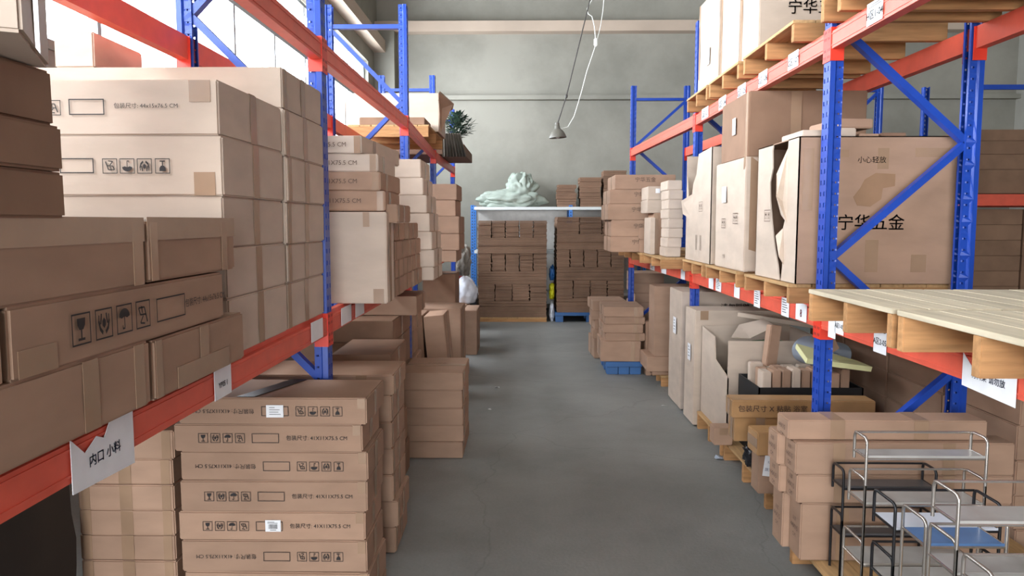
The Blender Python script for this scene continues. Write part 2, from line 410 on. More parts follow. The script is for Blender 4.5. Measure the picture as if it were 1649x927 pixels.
# ================================================================== THE SETTING
def slab(name, x0, x1, y0, y1, z0, z1, m):
    bm = bmesh.new(); box(bm, x0, x1, y0, y1, z0, z1)
    o = obj(name, bm, m); o['kind'] = 'structure'; return o
def wall_with_hole(name, axis, pos, th, a0, a1, z0, z1, h0, h1, hz0, hz1, m):
    bm = bmesh.new()
    def b(p0, p1, q0, q1):
        if p1 - p0 < .001 or q1 - q0 < .001: return
        if axis == 'x': box(bm, min(pos, pos + th), max(pos, pos + th), p0, p1, q0, q1)
        else: box(bm, p0, p1, min(pos, pos + th), max(pos, pos + th), q0, q1)
    b(a0, h0, z0, z1); b(h1, a1, z0, z1); b(h0, h1, z0, hz0); b(h0, h1, hz1, z1)
    o = obj(name, bm, m); o['kind'] = 'structure'; return o
slab('floor', ROOM_L - .3, ROOM_R + .3, ROOM_N - .3, ROOM_F + .3, -.15, 0, 'floor')
slab('ceiling', ROOM_L - .3, ROOM_R + .3, ROOM_N - .3, ROOM_F + .3, ROOM_T, ROOM_T + .2, 'ceiling')
slab('wall_far', ROOM_L - .3, ROOM_R + .3, ROOM_F, ROOM_F + .25, 0, ROOM_T, 'wall')
WZ0, WZ1, WY0, WY1 = 2.5, 4.2, -2.0, 12.6
wall_with_hole('wall_left', 'x', ROOM_L, -.25, ROOM_N, ROOM_F, 0, ROOM_T, WY0, WY1, WZ0, WZ1, 'wall')
slab('wall_right', ROOM_R, ROOM_R + .25, ROOM_N, ROOM_F, 0, ROOM_T, 'ceiling')
wall_with_hole('wall_near', 'y', ROOM_N, -.25, ROOM_L, ROOM_R, 0, ROOM_T, -2.4, 1.2, .4, 3.1, 'wall')
zt, zb = zY(824, 33, ROOM_F - .22), zY(824, 50, ROOM_F - .22)
slab('trim_1', ROOM_L, ROOM_R, ROOM_F - .22, ROOM_F, zb, zt, 'beam_paint')
slab('trim_2', ROOM_L, ROOM_R, ROOM_F - .14, ROOM_F, zY(824, 160, ROOM_F - .14), zY(824, 153, ROOM_F - .14), 'wall')
slab('trim_3', ROOM_L, xY(635, 100, ROOM_F - .3), ROOM_F - .3, ROOM_F, 0, zb, 'wall')
slab('trim_4', ROOM_L, ROOM_L + .2, WY0, ROOM_F - .3, 4.45, 4.65, 'beam_paint')
def window_band(name, x, z0, z1, y0, y1, n):
    e = empty(name, (x, y0, z0)); e['kind'] = 'structure'
    bm = bmesh.new(); step = (y1 - y0) / n; hz = z1 - z0
    for k in range(n + 1): box(bm, -.03, .03, k * step - .022, k * step + .022, 0, hz)
    for z in (0.02, hz * .62, hz - .02): box(bm, -.028, .028, 0, y1 - y0, z - .02, z + .02)
    o = obj('window_frame', bm, 'window_frame', e)
    bm = bmesh.new(); box(bm, -.004, .004, .01, y1 - y0 - .01, .01, hz - .01)
    obj('window_pane', bm, 'glass', e)
    bm = bmesh.new(); box(bm, -.1, .12, -.05, y1 - y0 + .05, -.05, 0); obj('window_sill', bm, 'wall', e)
window_band('window_1', ROOM_L - .1, WZ0 + .03, WZ1 - .03, WY0 + .03, WY1 - .03, 13)

# ================================================================== RACKS
POST_W, POST_D = .075, .06      # along the aisle, into the rack
def post_mesh(h):
    """open C section with keyhole slots on the aisle face and bolt holes down the flanges; x = into the rack, y = along the aisle"""
    bm = bmesh.new(); w2 = POST_W / 2
    def q(pts): bm.faces.new([bm.verts.new(p) for p in pts])
    ys = [-w2, -w2 + .014, -w2 + .024, w2 - .024, w2 - .014, w2]; pitch = .05; n = int(h / pitch)
    for k in range(n):
        z0 = k * pitch; za, zb_, z1 = z0 + .015, z0 + .035, z0 + pitch
        q([(0, ys[0], z0), (0, ys[5], z0), (0, ys[5], za), (0, ys[0], za)])
        q([(0, ys[0], zb_), (0, ys[5], zb_), (0, ys[5], z1), (0, ys[0], z1)])
        for i in (0, 2, 4): q([(0, ys[i], za), (0, ys[i + 1], za), (0, ys[i + 1], zb_), (0, ys[i], zb_)])
        for s in (-1, 1):
            y = s * w2
            q([(0, y, z0), (.022, y, z0), (.022, y, z1), (0, y, z1)])
            q([(.022, y, z0), (.03, y - s * .009, z0), (.03, y - s * .009, z1), (.022, y, z1)])
            yy = y - s * .009; a, b, c, d = .03, .041, .048, POST_D
            q([(a, yy, z0), (d, yy, z0), (d, yy, z0 + .021), (a, yy, z0 + .021)]); q([(a, yy, z0 + .029), (d, yy, z0 + .029), (d, yy, z1), (a, yy, z1)])
            q([(a, yy, z0 + .021), (b, yy, z0 + .021), (b, yy, z0 + .029), (a, yy, z0 + .029)]); q([(c, yy, z0 + .021), (d, yy, z0 + .021), (d, yy, z0 + .029), (c, yy, z0 + .029)])
            q([(d, yy, z0), (d, yy - s * .012, z0), (d, yy - s * .012, z1), (d, yy, z1)])
    bmesh.ops.remove_doubles(bm, verts=bm.verts, dist=.0002)
    r = bmesh.ops.solidify(bm, geom=list(bm.faces), thickness=.0018)
    box(bm, -.02, POST_D + .02, -w2 - .02, w2 + .02, 0, .006)
    return finish(bm, 'upright_post', 'blue')
POST = post_mesh(3.15)
def frame_set(parent, xa, xr, Y, sgn, flipb=False, h=3.15):
    """two posts and their bracing; sgn +1: rack lies towards +x of the aisle face at xa"""
    for x, s in ((xa, sgn), (xr, -sgn)):
        o = link('upright_post', POST, parent, (x, Y, 0))
        if s < 0: o.rotation_euler = (0, 0, math.pi)
    lo, hi = (xa + sgn * .045, xr - sgn * .045)
    z = [.35, .87, 1.385, 1.90, 2.41, 2.93]; side = [lo, hi]
    if flipb: side = side[::-1]
    def brace(p, q):
        bm = bmesh.new(); bar(bm, p, q, .03, .04, up=Vector((0, 1, 0)))
        for e in (p, q): box(bm, e[0] - .008, e[0] + .008, Y - .027, Y + .027, e[2] - .008, e[2] + .008, 1)
        obj('brace', bm, ['blue', 'bolt'], parent)
    for k in range(5): brace((side[k % 2], Y, z[k]), (side[(k + 1) % 2], Y, z[k + 1]))
    brace((lo, Y, 2.95), (hi, Y, 2.95)); brace((lo, Y, .2), (hi, Y, .2))
def beam(parent, a, b, zb, sgn, hgt=.09, cards=()):
    """shelf beam between two post faces a, b = (x, y); sgn: direction into the rack; cards = (distance from a, width, height, kind, text, drop)"""
    A, B = Vector((a[0], a[1], 0)), Vector((b[0], b[1], 0)); L = (B - A).length; ang = math.atan2(-(B.x - A.x), (B.y - A.y))
    bm = bmesh.new(); pr = [(0, 0), (.045, 0), (.045, hgt), (.018, hgt), (.018, hgt - .02), (0, hgt - .02)]
    pr = [(x, z) for x, z in pr]; e0, e1 = POST_W / 2 * .2, L - POST_W / 2 * .2
    q = [[bm.verts.new((sgn * x, y, z)) for x, z in pr] for y in (e0, e1)]
    n = len(pr)
    for i in range(n): bm.faces.new((q[0][i], q[0][(i + 1) % n], q[1][(i + 1) % n], q[1][i]))
    bm.faces.new(q[0]); bm.faces.new(q[1])
    for z in (.012, hgt - .034): box(bm, -.0025 if sgn > 0 else -.001, .001 if sgn > 0 else .0025, e0, e1, z, z + .005)
    bmesh.ops.recalc_face_normals(bm, faces=bm.faces)
    o = obj('beam', bm, 'orange', parent, (a[0], a[1], zb), ang)
    for y, s in ((0, 1), (L, -1)):
        bm = bmesh.new(); t = .004; w2 = POST_W / 2 + t
        x0, x1 = (-t, 0) if sgn > 0 else (0, t)
        yy0, yy1 = (0, w2) if s > 0 else (-w2, 0)
        box(bm, x0 * 1.1, x1 * 1.1, y + yy0, y + yy1, -.05, hgt - .001)
        xs = (0, .055) if sgn > 0 else (-.055, 0)
        box(bm, xs[0], xs[1], y + (w2 - t if s > 0 else -w2), y + (w2 if s > 0 else -w2 + t), -.05, hgt - .001)
        for z in (-.03, .0, .05, .08):
            for k in (.012, .027): box(bm, (x0 - .0006) if sgn > 0 else x1, x0 if sgn > 0 else x1 + .0006, y + s * k - .003, y + s * k + .003, z - .006, z + .006, 1)
        obj('beam_connector', bm, ['connector', 'ink'], o)
    for d, cw, ch, kind, text, drop in cards:
        bm = bmesh.new(); x = -.005 if sgn > 0 else .005
        u = Vector((0, -1, 0)) if sgn > 0 else Vector((0, 1, 0)); v = Vector((0, 0, 1)); nn = Vector((-1 if sgn > 0 else 1, 0, 0))
        c = Vector((x, d, min(hgt / 2 - drop, hgt - .002 - ch / 2)))
        jag = rect(-cw / 2, -ch / 2, cw / 2, ch / 2)
        if kind == 'torn': jag = [(-cw / 2, -ch / 2), (cw / 2, -ch / 2 - .01), (cw / 2, ch / 2), (cw * .1, ch * .46), (0, ch * .2), (-cw * .12, ch * .3), (-cw * .3, ch * .1), (-cw / 2, ch * .45)]
        sheet(bm, [c + u * p[0] + v * p[1] for p in jag], .0012)
        if text:
            fs = text2d(text, min(ch * .62, cw / max(1.6, .56 * len(text))) if kind in ('card', 'red') else ch * .24, .02)
            lay(bm, fs, c - v * ch * .1, u, v, nn, .0008, 1)
            if kind == 'card': lay(bm, [rect(-cw * .42, ch * .26, cw * .42, ch * .29), rect(-cw * .2, ch * .35, cw * .3, ch * .38)], c, u, v, nn, .0008, 1)
        elif kind == 'code':
            lay(bm, [rect(-cw * .36, ch * (.36 - k * .13), cw * (.1 + .08 * (k * 5 % 4)), ch * (.40 - k * .13)) for k in range(6)], c, u, v, nn, .0008, 1)
        obj('location_card' if kind == 'card' else 'paper_note', bm, ['paper', 'ink_red' if kind == 'red' else ('ink' if kind in ('card', 'code') else 'ink_blue')], o)
    return o

ZL, ZU = 1.069, 2.303             # beam undersides, right rack
BH = .095
RF = [(1.346, .45), (1.346, 3.40), (1.346, 5.98), (1.235, 8.75)]; RD = .67
rr = empty('pallet_rack', (1.27, .45, 0))
tag(rr, 'blue and orange rack holding wooden pallets, on the side away from the windows', 'rack')
rr.location = (0, 0, 0)
for k, (x, y) in enumerate(RF): frame_set(rr, x, x + RD, y, 1)
def yb(px, X=1.34): return yX(px, X)
near_cards = [(yb(1344) - .45, .075, .115, 'note', '', .01), (yb(1356) - .45, .085, .085, 'card', 'A区1-05', .0), (yb(1423) - .45, .10, .105, 'card', 'A区2-05', .005), (yb(1602) - .45, .25, .105, 'torn', '材料架 请勿放', .01)]
mid_cards = [(yb(1293) - 3.40, .14, .085, 'red', '8', .0), (yb(1267) - 3.40, .11, .095, 'code', '', .0), (yb(1221) - 3.40, .11, .1, 'code', '', .0), (yb(1188) - 3.40, .12, .085, 'note', '', .0), (yb(1158) - 3.40, .14, .085, 'code', '', .0), (yb(1146) - 3.40, .13, .085, 'note', '', .0)]
up_near = [(yb(1392) - .45, .13, .085, 'card', 'H区1-04', .0), (yb(1476) - .45, .13, .085, 'card', 'H区1-03', .0)]
up_mid = [(yb(1267) - 3.40, .14, .08, 'card', 'G区1-07', .0), (yb(1220) - 3.40, .15, .08, 'card', 'G区1-06', .0), (yb(1187) - 3.40, .17, .08, 'card', 'G区1-05', .0), (yb(1157) - 3.40, .18, .08, 'card', 'G区1-04', .0), (yb(1130) - 3.40, .2, .08, 'card', 'G区1-03', .0)]
far_cards = [(.25, .13, .09, 'note', '', .0), (.95, .2, .09, 'note', '', 0), (1.45, .2, .09, 'code', '', 0)]
for k in range(3):
    a, b = RF[k], RF[k + 1]
    beam(rr, a, b, ZL, 1, BH, (near_cards, mid_cards, far_cards)[k]); beam(rr, a, b, ZU, 1, BH, (up_near, up_mid, ())[k])
    for z in (ZL, ZU): beam(rr, (a[0] + RD, a[1]), (b[0] + RD, b[1]), z, -1, BH)

LL, LU = 1.066, 2.222
LF = [(-.84, .55), (-.84, 3.19), (-.84, 5.51), (-.945, 8.1), (-.96, 10.5)]; LD = .6
lr = empty('pallet_rack', (0, 0, 0))
tag(lr, 'blue and orange rack under the bright windows, packed with printed cartons in its lower level', 'rack')
for k, (x, y) in enumerate(LF): frame_set(lr, x, x - LD, y, -1, flipb=(k == 1))
def yl(px, X=-.835): return yX(px, X)
lc0 = [(yl(153, -.835) - .55, .22, .11, 'torn', '内口 小料', .014), (yl(352) - .55, .115, .09, 'note', 'YP05 1', .004), (yl(508) - .55, .17, .08, 'note', '', -.0)]
lc1 = [(yl(556) - 3.19, .2, .08, 'note', '', 0), (yl(578) - 3.19, .2, .08, 'note', '', 0), (yl(655) - 3.19, .25, .08, 'note', '', 0)]
for k in range(4):
    a, b = LF[k], LF[k + 1]
    beam(lr, a, b, LL, -1, BH, (lc0, lc1, (), ())[k]); beam(lr, a, b, LU, -1, BH)
    for z in (LL, LU): beam(lr, (a[0] - LD, a[1]), (b[0] - LD, b[1]), z, 1, BH)
LT, RT, UT = LL + BH, ZL + BH, ZU + BH   # shelf heights (beam tops)

# second racks beyond the right-hand rack
r2 = empty('pallet_rack', (0, 0, 0)); tag(r2, 'empty blue rack frame seen behind the large carton, between two other racks', 'rack')
for x, y in ((3.22, 8.2), (3.22, 12.4)): frame_set(r2, x, x + .62, y, 1)
for z in (ZL, ZU): beam(r2, (3.22, 8.2), (3.22, 12.4), z, 1, BH); beam(r2, (3.84, 8.2), (3.84, 12.4), z, -1, BH)
r3 = empty('pallet_rack', (0, 0, 0)); tag(r3, 'shadowy blue rack with a dark red beam across, farthest from the aisle', 'rack')
for x in (4.66, 7.2):
    for y, rzz in ((8.0, math.pi / 2), (8.9, -math.pi / 2)):
        o = link('upright_post', POST, r3, (x, y, 0)); o.rotation_euler = (0, 0, rzz)
for (p, q_) in (((4.7, 8.97, 2.93), (5.3, 8.97, 2.35)), ((5.3, 8.97, 2.35), (5.9, 8.97, 1.9))):
    bm = bmesh.new(); bar(bm, p, q_, .03, .05, up=Vector((0, 1, 0))); obj('brace', bm, 'blue', r3)
bm = bmesh.new(); bar(bm, (4.66, 8.02, 2.95), (7.2, 8.02, 2.95), .03, .05); obj('brace', bm, 'blue', r3)
for z in (1.72, .4):
    for y in (7.98, 8.9):
        bm = bmesh.new(); box(bm, 4.62, 7.24, y, y + .05, z, z + .12); box(bm, 4.62, 7.24, y - .01, y, z, z + .02); obj('beam', bm, 'orange', r3)

# ================================================================== PALLETS
_pal = {}
def pallet(label, x0, x1, y0, y1, z0, h=.12, stringers=None, group='wooden pallets', top='wood', boards=7):
    """deck boards run along the aisle on stringers that run into the rack; origin at one corner"""
    e = empty('wooden_pallet', (x0, y0, z0 + (.0015 if z0 > 0 else 0))); tag(e, label, 'pallet', group)
    W, L = x1 - x0, y1 - y0; n = stringers or 3; t = .016
    for k in range(n):
        y = k * (L - .036) / (n - 1); bm = bmesh.new(); box(bm, 0.004, W - .004, y, y + .036, t * .0, h - t, bev=.002); obj('stringer', bm, 'wood_x', e)
    bw = W / boards
    for k in range(boards):
        bm = bmesh.new(); g = random.uniform(.002, .008); box(bm, k * bw + (g if k else 0), (k + 1) * bw, random.uniform(0, .004), L - random.uniform(0, .004), h - t, h - random.uniform(0, .001), bev=.0015); obj('deck_board', bm, top, e)
    return e
# near bay, lower level: two empty pallets
PX = 1.118
pallet('bare wooden pallet on the lower shelf touching the blue post, deck bleached pale', PX, 2.0, yX(1441, PX), yX(1304, PX), RT, .122, 3, 'empty pallets on the lower shelf', 'wood_pale', 8)
pallet('bare wooden pallet on the lower shelf nearest the camera, above the torn white note', PX, 2.0, 1.45, yX(1449, PX), RT, .122, 3, 'empty pallets on the lower shelf', 'wood_pale', 8)
PB = 1.25
plow = [(1272, 1199, 'under the torn big carton'), (1187, 1136, 'under the upright pale carton'), (1131, 1099, 'under the rightmost tall damaged carton')]
PH = .093
for (pn, pf, txt) in [(1272, 1199, 'below the large torn carton'), (1187, 1136, 'below the square pale carton beside the torn one'), (1131, 1099, 'below the tall carton nearest the blue post')]:
    pallet(f'wooden pallet on the lower shelf {txt}', PB, 2.0, yX(pn, PB), yX(pf, PB), RT, PH, 3, 'pallets on the lower shelf')
pallet('wooden pallet at the far end of the lower shelf, under stacked small cartons', 1.12, 1.95, 6.10, 7.0, RT, PH, 3, 'pallets on the lower shelf')
pallet('wooden pallet at the very end of the lower shelf, half hidden by jutting cartons', 1.09, 1.9, 7.02, 8.6, RT, PH, 4, 'pallets on the lower shelf')
PU = 1.272
for (pn, pf, txt) in [(1310, 1265.5, ''), (1265, 1188, '')]: pass
pallet('wooden pallet on the upper shelf just over the camera, seen from beneath', PU, 2.03, 1.60, yX(1363, PU) - .03, UT, .115, 3, 'pallets on the upper shelf', 'wood', 8)
pallet('wooden pallet on the upper shelf whose end stands over the near blue post', PU, 2.03, yX(1363, PU) - .02, yX(1307, PU), UT, .115, 3, 'pallets on the upper shelf')
for (yn, yf, txt) in [(yX(1266, PU), yX(1188, PU), 'first beyond the near blue post'), (yX(1181, PU), yX(1135, PU), 'under the middle of the tall pale cartons'), (yX(1132, PU), yX(1101, PU), 'at the far end of the pale carton row')]:
    pallet(f'wooden pallet on the upper shelf, {txt}', PU, 2.0, yn, yf, UT, .1, 3, 'pallets on the upper shelf')

# floor pallets on the right
FP = 1.31
pallet('wooden pallet on the floor under the open carton with the black bag', FP, 2.05, 4.86, 5.54, 0, .13, 3, 'pallets on the floor')
pallet('wooden pallet on the floor under the black lined carton', FP, 2.05, 3.52, 4.80, 0, .13, 4, 'pallets on the floor')
pallet('wooden pallet on the floor in front of the stack of long cartons, carrying wire shelves', 1.22, 2.2, 1.75, 3.32, 0, .13, 5, 'pallets on the floor')
pallet('small piece of wooden pallet under the two squat cartons', 1.30, 1.8, 6.95, 7.5, 0, .1, 3, 'pallets on the floor')

# ================================================================== LEFT RACK, LOWER LEVEL
SX = -.845
def vt(face='+x', extra=True, side='both'):
    t = [(face, 'v', 0, .05)]
    if extra: t += [(face, 'v', -.44, .035), (face, 'v', .44, .035)]
    return t
# nearest group: long boxes lying along the beam
XN = -.80
z1, z2, z3 = LT + .001, 1.298, 1.417
def y_(px): return yX(px, XN)
N = 'long cartons along the shelf edge'
carton('dull taped carton lying on the orange beam, its end running out of the frame', -1.30, XN, 1.02, y_(235) - .004, z1, z2, group=N, tape=[('+x', 'v', .1, .05), ('+x', 'v', .42, .04)])
carton('shorter taped carton on the orange beam above the small white note', -1.30, XN, y_(235) + .01, y_(388), z1, z2 - .004, group=N, tape=[('+x', 'v', 0, .05), ('+x', 'v', -.45, .03), ('+x', 'b', .0, .3)])
P = marks(.88, '包装尺寸: 44x15x76.5 CM', .052, True, .17)
L0 = y_(357) - y_(4)
P = []
sI = .058
for k, nme in enumerate(('glass', 'hands', 'umbrella', 'link')): P += shift(icon(nme, sI), -.23 + k * .073, .0)
P += shift(frame(-.068, -.026, .068, .026, .003), .115, 0) + shift(text2d('包装尺寸: 44x15x76.5 CM', .021), .30, 0)
carton('carton with wine glass, hands and umbrella marks facing the aisle', -1.30, XN, y_(6), y_(357), z2, z3, group=N, prints=[('+x', P, 0, 0, 'ink')], tape=[('+x', 'b', -.42, .1)])
carton('carton in shadow at the frame edge, its end against the one with marks', -1.30, XN, .62, y_(6) - .015, z2, z3, group=N)
carton('wide taped carton at the frame edge, on top of the marked one', -1.30, XN, .98, y_(235) - .004, z3, 1.55, group=N, tape=[('+x', 'h', .38, .05), ('+x', 'v', .45, .04), ('+z', 'v', .0, .05)])
carton('shiny taped carton at eye level touching the stack with printed sizes', -1.30, XN, y_(235) + .006, y_(378), z3 + .004, 1.551, group=N, tape=[('+x', 'h', .38, .05), ('+x', 'v', .35, .035), ('+x', 'v', -.44, .03)])
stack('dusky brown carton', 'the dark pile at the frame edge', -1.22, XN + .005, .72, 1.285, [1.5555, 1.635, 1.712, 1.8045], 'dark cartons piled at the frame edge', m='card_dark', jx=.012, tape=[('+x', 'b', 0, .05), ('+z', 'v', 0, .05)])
_A, _B = Vector(atZ(35, 52, 1.806)), Vector(atZ(80, 110, 1.806)); _ang = math.atan2(-(_B - _A).x, (_B - _A).y); _dl = (_B - _A).length
cb = carton('big carton overhead at the frame corner, its dark underside over the aisle', 0, .40, 0, _dl, 1.806, 2.19, rot=_ang, m='card_pale', tape=[('-y', 'v', .0, .05), ('+x', 'v', 0, .05)])
_m = (_A + _B) / 2 - Vector((math.cos(_ang), math.sin(_ang))) * .20; cb.location = (_m.x, _m.y, 1.806)
# printed row A (first column of boxes lying across the shelf)
YA = 2.10; WA = .44 * 1.27
colA = [LT + .001, 1.33, 1.475, 1.622, 1.79, 1.945]
def markA(i, k):
    cxA = (-1.72 + SX) / 2; X_ = lambda px: xY(px, 200, YA) - cxA
    if k == 0:
        P = frame(X_(115), -.02, X_(172), .024, .003)
        P += shift(text2d('包装尺寸: 44x15x76.5 CM', .0165), X_(239), .004); P += shift(icon('link', .042), X_(90), 0)
        pr = [('-y', P, 0, 0, 'ink')]
    elif k == 1:
        P = frame(X_(93), -.02, X_(148), .022, .003)
        for j, nme in enumerate(('link', 'umbrella', 'hands', 'glass')): P += shift(flip(icon(nme, .042)), X_((174, 202, 230, 259)[j]), 0)
        pr = [('-y', P, 0, 0, 'ink')]
    else:
        P = frame(X_(140), -.01, X_(197), .03, .003) + shift(text2d('包装尺寸: 44x15x76.5 CM', .0165), X_(265), .02)
        pr = [('-y', P, 0, -.02, 'ink_faded')]
    return dict(prints=pr, tape=[('-y', 'b' if k else 't', .44, .06), ('+x', 'v', .0, .05)] + ([('+z', 'h', 0, .05)] if k == 0 else []), desc=('pale carton printed 44x15x76.5 CM', 'carton with a row of upturned icons', 'carton half hidden under the icon row', 'carton with a plain taped end', 'carton resting on the beam')[k])
stack('printed carton', 'the front shelf column', -1.72, SX, YA, 2.63, colA, 'printed cartons stacked across the shelf', jx=.004, m='card_pale', feat=markA)
colB = [LT + .001, 1.33, 1.47, 1.62, 1.78, 1.945, 2.09]
def markB(i, k):
    P = shift(frame(-.05, -.02, .05, .02, .003), -.1, .0) + shift(text2d('包装尺寸: 44x15x76.5 CM', .026), .2, .0)
    return dict(prints=[('-y', P, -.10, -.03, 'ink_faded')] if k == 0 else [], tape=[('+x', 'v', .0, .05), ('+x', 'v', -.43, .035)])
stack('carton with taped end', 'the taller column behind the front one', -1.74, SX + .005, 2.645, 3.14, colB, 'printed cartons stacked across the shelf', jx=.01, m='card_pale', feat=markB)
carton('small upright carton standing on the taller column, under the rear red beam', xY(86, 60, 2.66), xY(150, 60, 2.66), 2.66, 3.0, 2.091, 2.215, m='card_pale')
bm = bmesh.new()
# column C starts past the first blue post
YC = 3.30
carton('large plain pale carton overhanging the aisle beyond the blue post', -1.33, xY(623, 420, 3.52), 3.52, 3.71, LT + .001, zY(600, 341, 3.52), m='card_pale', tape=[('-y', 't', .36, .03), ('+x', 'v', 0, .05), ('-y', 'b', .44, .05)], sag=.006)
zc = [zY(590, p, 3.52) for p in (340, 305, 270, 238, 205)]
xr4 = [xY(p, 290, 3.52) for p in (615, 612, 604, 587)]
carton('carton hidden behind the large plain one, flush with the rear beam', -1.42, -1.03, 3.73, 4.5, LT + .001, zY(600, 341, 3.52), m='card')
nmC = ['slightly crushed carton', 'carton whose side shows a tape strip', 'darker carton with faint lettering', 'creamy carton']
zz = zc[0] + .002
for i in range(4):
    z_1 = zz + (.095, .088, .085, .085)[i]; k = 3 - i
    carton(f'{nmC[i]}, {ORD[k]} on the large plain carton', -1.30, xr4[i], 3.55 + .01 * i, 4.05 + .02 * i + (.3 if i == 3 else 0), zz, z_1, rot=(.03, -.02, .015, -.05)[i], group='cartons on the large plain carton', m='card_pale' if i > 1 else 'card',
           prints=[('-y', text2d('41X11X75.5 CM', .03), .1, .0, 'ink_faded')], tape=[('-y', 'v', .46, .03), ('+x', 'v', -.2, .05)])
    zz = z_1 + .001
# small boxes beyond: facing the aisle
XS = -.66
def small_row(pxs, place, zb_, zt_, X=XS, depth=.34):
    n = len(pxs) - 1
    for i in range(n):
        ya, yb2 = yX(pxs[i], X), yX(pxs[i + 1], X)
        if n == 1: lab = f'small carton with taped end, {place}'
        else: lab = f'small carton with taped end, {("nearest", "second", "third", "fourth", "fifth")[i]} in {place}'
        carton(lab, X - depth, X + random.uniform(-.01, .008), ya + .006, yb2 - .006, zb_, zt_ - .001, group='small cartons with taped ends', tape=[('+x', 'v', 0, .03), ('+x', 'v', -.42, .02)], rot=random.uniform(-.008, .008))
zr = [LT + .001, 1.26, 1.355, 1.45, 1.545, 1.645]
small_row([634, 650, 665, 679], 'the bottom row on the beam', zr[0], zr[1])
small_row([634, 648, 663, 677], 'the second row from the beam', zr[1], zr[2])
small_row([634, 657, 676], 'the third row from the beam', zr[2], zr[3])
small_row([636, 655, 673], 'the fourth row from the beam', zr[3], zr[4])
small_row([642, 662], 'alone at the top of the small cartons', zr[4] + .001, zr[5] - .01, X=-.60, depth=.06)
# pale stack and brown stack beyond
Y5 = 4.93
z5 = [LT + .001] + [zY(655, p, Y5) for p in (430, 402, 373, 343, 314, 286, 256)]
x5a = xY(628, 300, Y5)
def f5(i, k):
    xr = {0: 708, 1: 704, 2: 690, 3: 690, 4: 682, 5: 678}[i]
    return {}
for i in range(7):
    k = 6 - i; xr = xY((698, 698, 696, 692, 688, 682, 678)[i], 340, Y5)
    carton(f'cream carton, {ORD[k] if i else "lowest"} in the pale stack beyond the small cartons', x5a - .5, xr, Y5, Y5 + .5, z5[i] + .0005, z5[i + 1] - .0005, group='pale cartons past the small ones', m='card_pale', rot=random.uniform(-.01, .01),
           prints=[('-y', frame(-.05, -.03, .05, .03, .004) + text2d('CAIAO', .04), -.02, -.01, 'ink')] if k in (0, 1) else [], tape=[('+x', 'v', 0, .05)])
Y6 = 7.2
z6 = [LT + .001] + [zY(715, p, Y6) for p in (403, 376, 348, 322, 296)]
stack('plain brown carton', 'the last stack on the window-side shelf', -1.4, xY(737, 350, Y6), Y6, Y6 + .6, z6, 'brown cartons at the shelf end', jx=.02, m='card')

# left rack, upper level: pallet, big carton with open flap, plants and sacking
pallet('orange-tinted wooden pallet on the upper shelf under the carton with the open flap', -1.60, -.86, 6.85, 8.04, LU + BH, .11, 3, 'pallets on the upper shelf')
zU2 = LU + BH + .114
def open_carton(label, x0, x1, y0, y1, z0, z1, m='card', cuts=None, flaps=(), t=.006, group=None, name='open_carton', inner='card_in', prints=(), pmats=None):
    """open-topped carton: bottom and four walls with thickness; cuts = {'-x': polygon in (0..1 along u, 0..1 along v)}"""
    e = empty(name, ((x0 + x1) / 2, (y0 + y1) / 2, z0)); tag(e, label, 'box', group)
    dx, dy, dz = x1 - x0, y1 - y0, z1 - z0
    bm = bmesh.new(); box(bm, -dx / 2 + t, dx / 2 - t, -dy / 2 + t, dy / 2 - t, 0, t); obj('base', bm, inner, e)
    for fc in ('-x', '+x', '-y', '+y'):
        pm = (pmats or {}).get(fc, m)
        c, u, v, n, su, sv = face_frame(fc, dx, dy, dz); bm = bmesh.new()
        ps = (cuts or {}).get(fc, [[(0, 0), (1, 0), (1, 1), (0, 1)]])
        for p in ps: 
            q = [c + u * (a - .5) * su + v * (b - .5) * sv for a, b in p]
            sheet(bm, q, t)
        bmesh.ops.recalc_face_normals(bm, faces=bm.faces)
        o = obj('side_panel', bm, pm, e)
        for (f2, polys, du, dv, ink) in prints:
            if f2 == fc:
                bm = bmesh.new(); lay(bm, polys, c + u * du + v * dv, u, v, n, .0016); obj('printed_mark', bm, ink, o)
    for pts, mm in flaps:
        bm = bmesh.new(); sheet(bm, [Vector(p) - Vector(((x0 + x1) / 2, (y0 + y1) / 2, z0)) for p in pts], t * .8); obj('flap', bm, mm, e)
    return e
bx0, bx1, by0, by1 = -1.62, xY(712, 200, 7.3) , 5.95, 7.2
bx0 = -1.55; bx1 = -.98
zt7 = zY(660, 150, 7.4)
xa_, za_ = atY(708, 150, 7.6); xb_, zb_2 = atY(731, 168, 7.7); xr7 = xY(706, 200, 7.4)
open_carton('large pale carton on the upper shelf by the windows, flap bent open beside leaves', -1.75, xr7, 7.4, 8.04, zU2, zt7, 'card_pale', cuts={'+x': [[(0, 0), (1, 0), (1, 1), (.1, 1), (.22, .55), (.16, .25), (.02, .05)]]},
            flaps=[([(xr7, 7.42, zt7), (xa_, 7.6, za_ + .02), (xb_, 7.66, zb_2), (xb_ - .02, 7.72, zb_2 - .05), (xa_ + .02, 7.74, za_ - .14), (xr7 + .01, 7.7, zU2 + .2), (xr7, 7.6, zU2 + .02)], 'card')])
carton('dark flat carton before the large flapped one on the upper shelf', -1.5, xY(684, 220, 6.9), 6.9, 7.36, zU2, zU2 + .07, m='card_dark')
bm = bmesh.new(); random.seed(11)
zU2 = LU + BH + .116; cxp, czp = atY(736, 203, 9.3)
pl = empty('artificial_plant', (cxp, 9.3, zU2)); tag(pl, 'dark green artificial foliage poking out at the end of the upper shelf', 'plant')
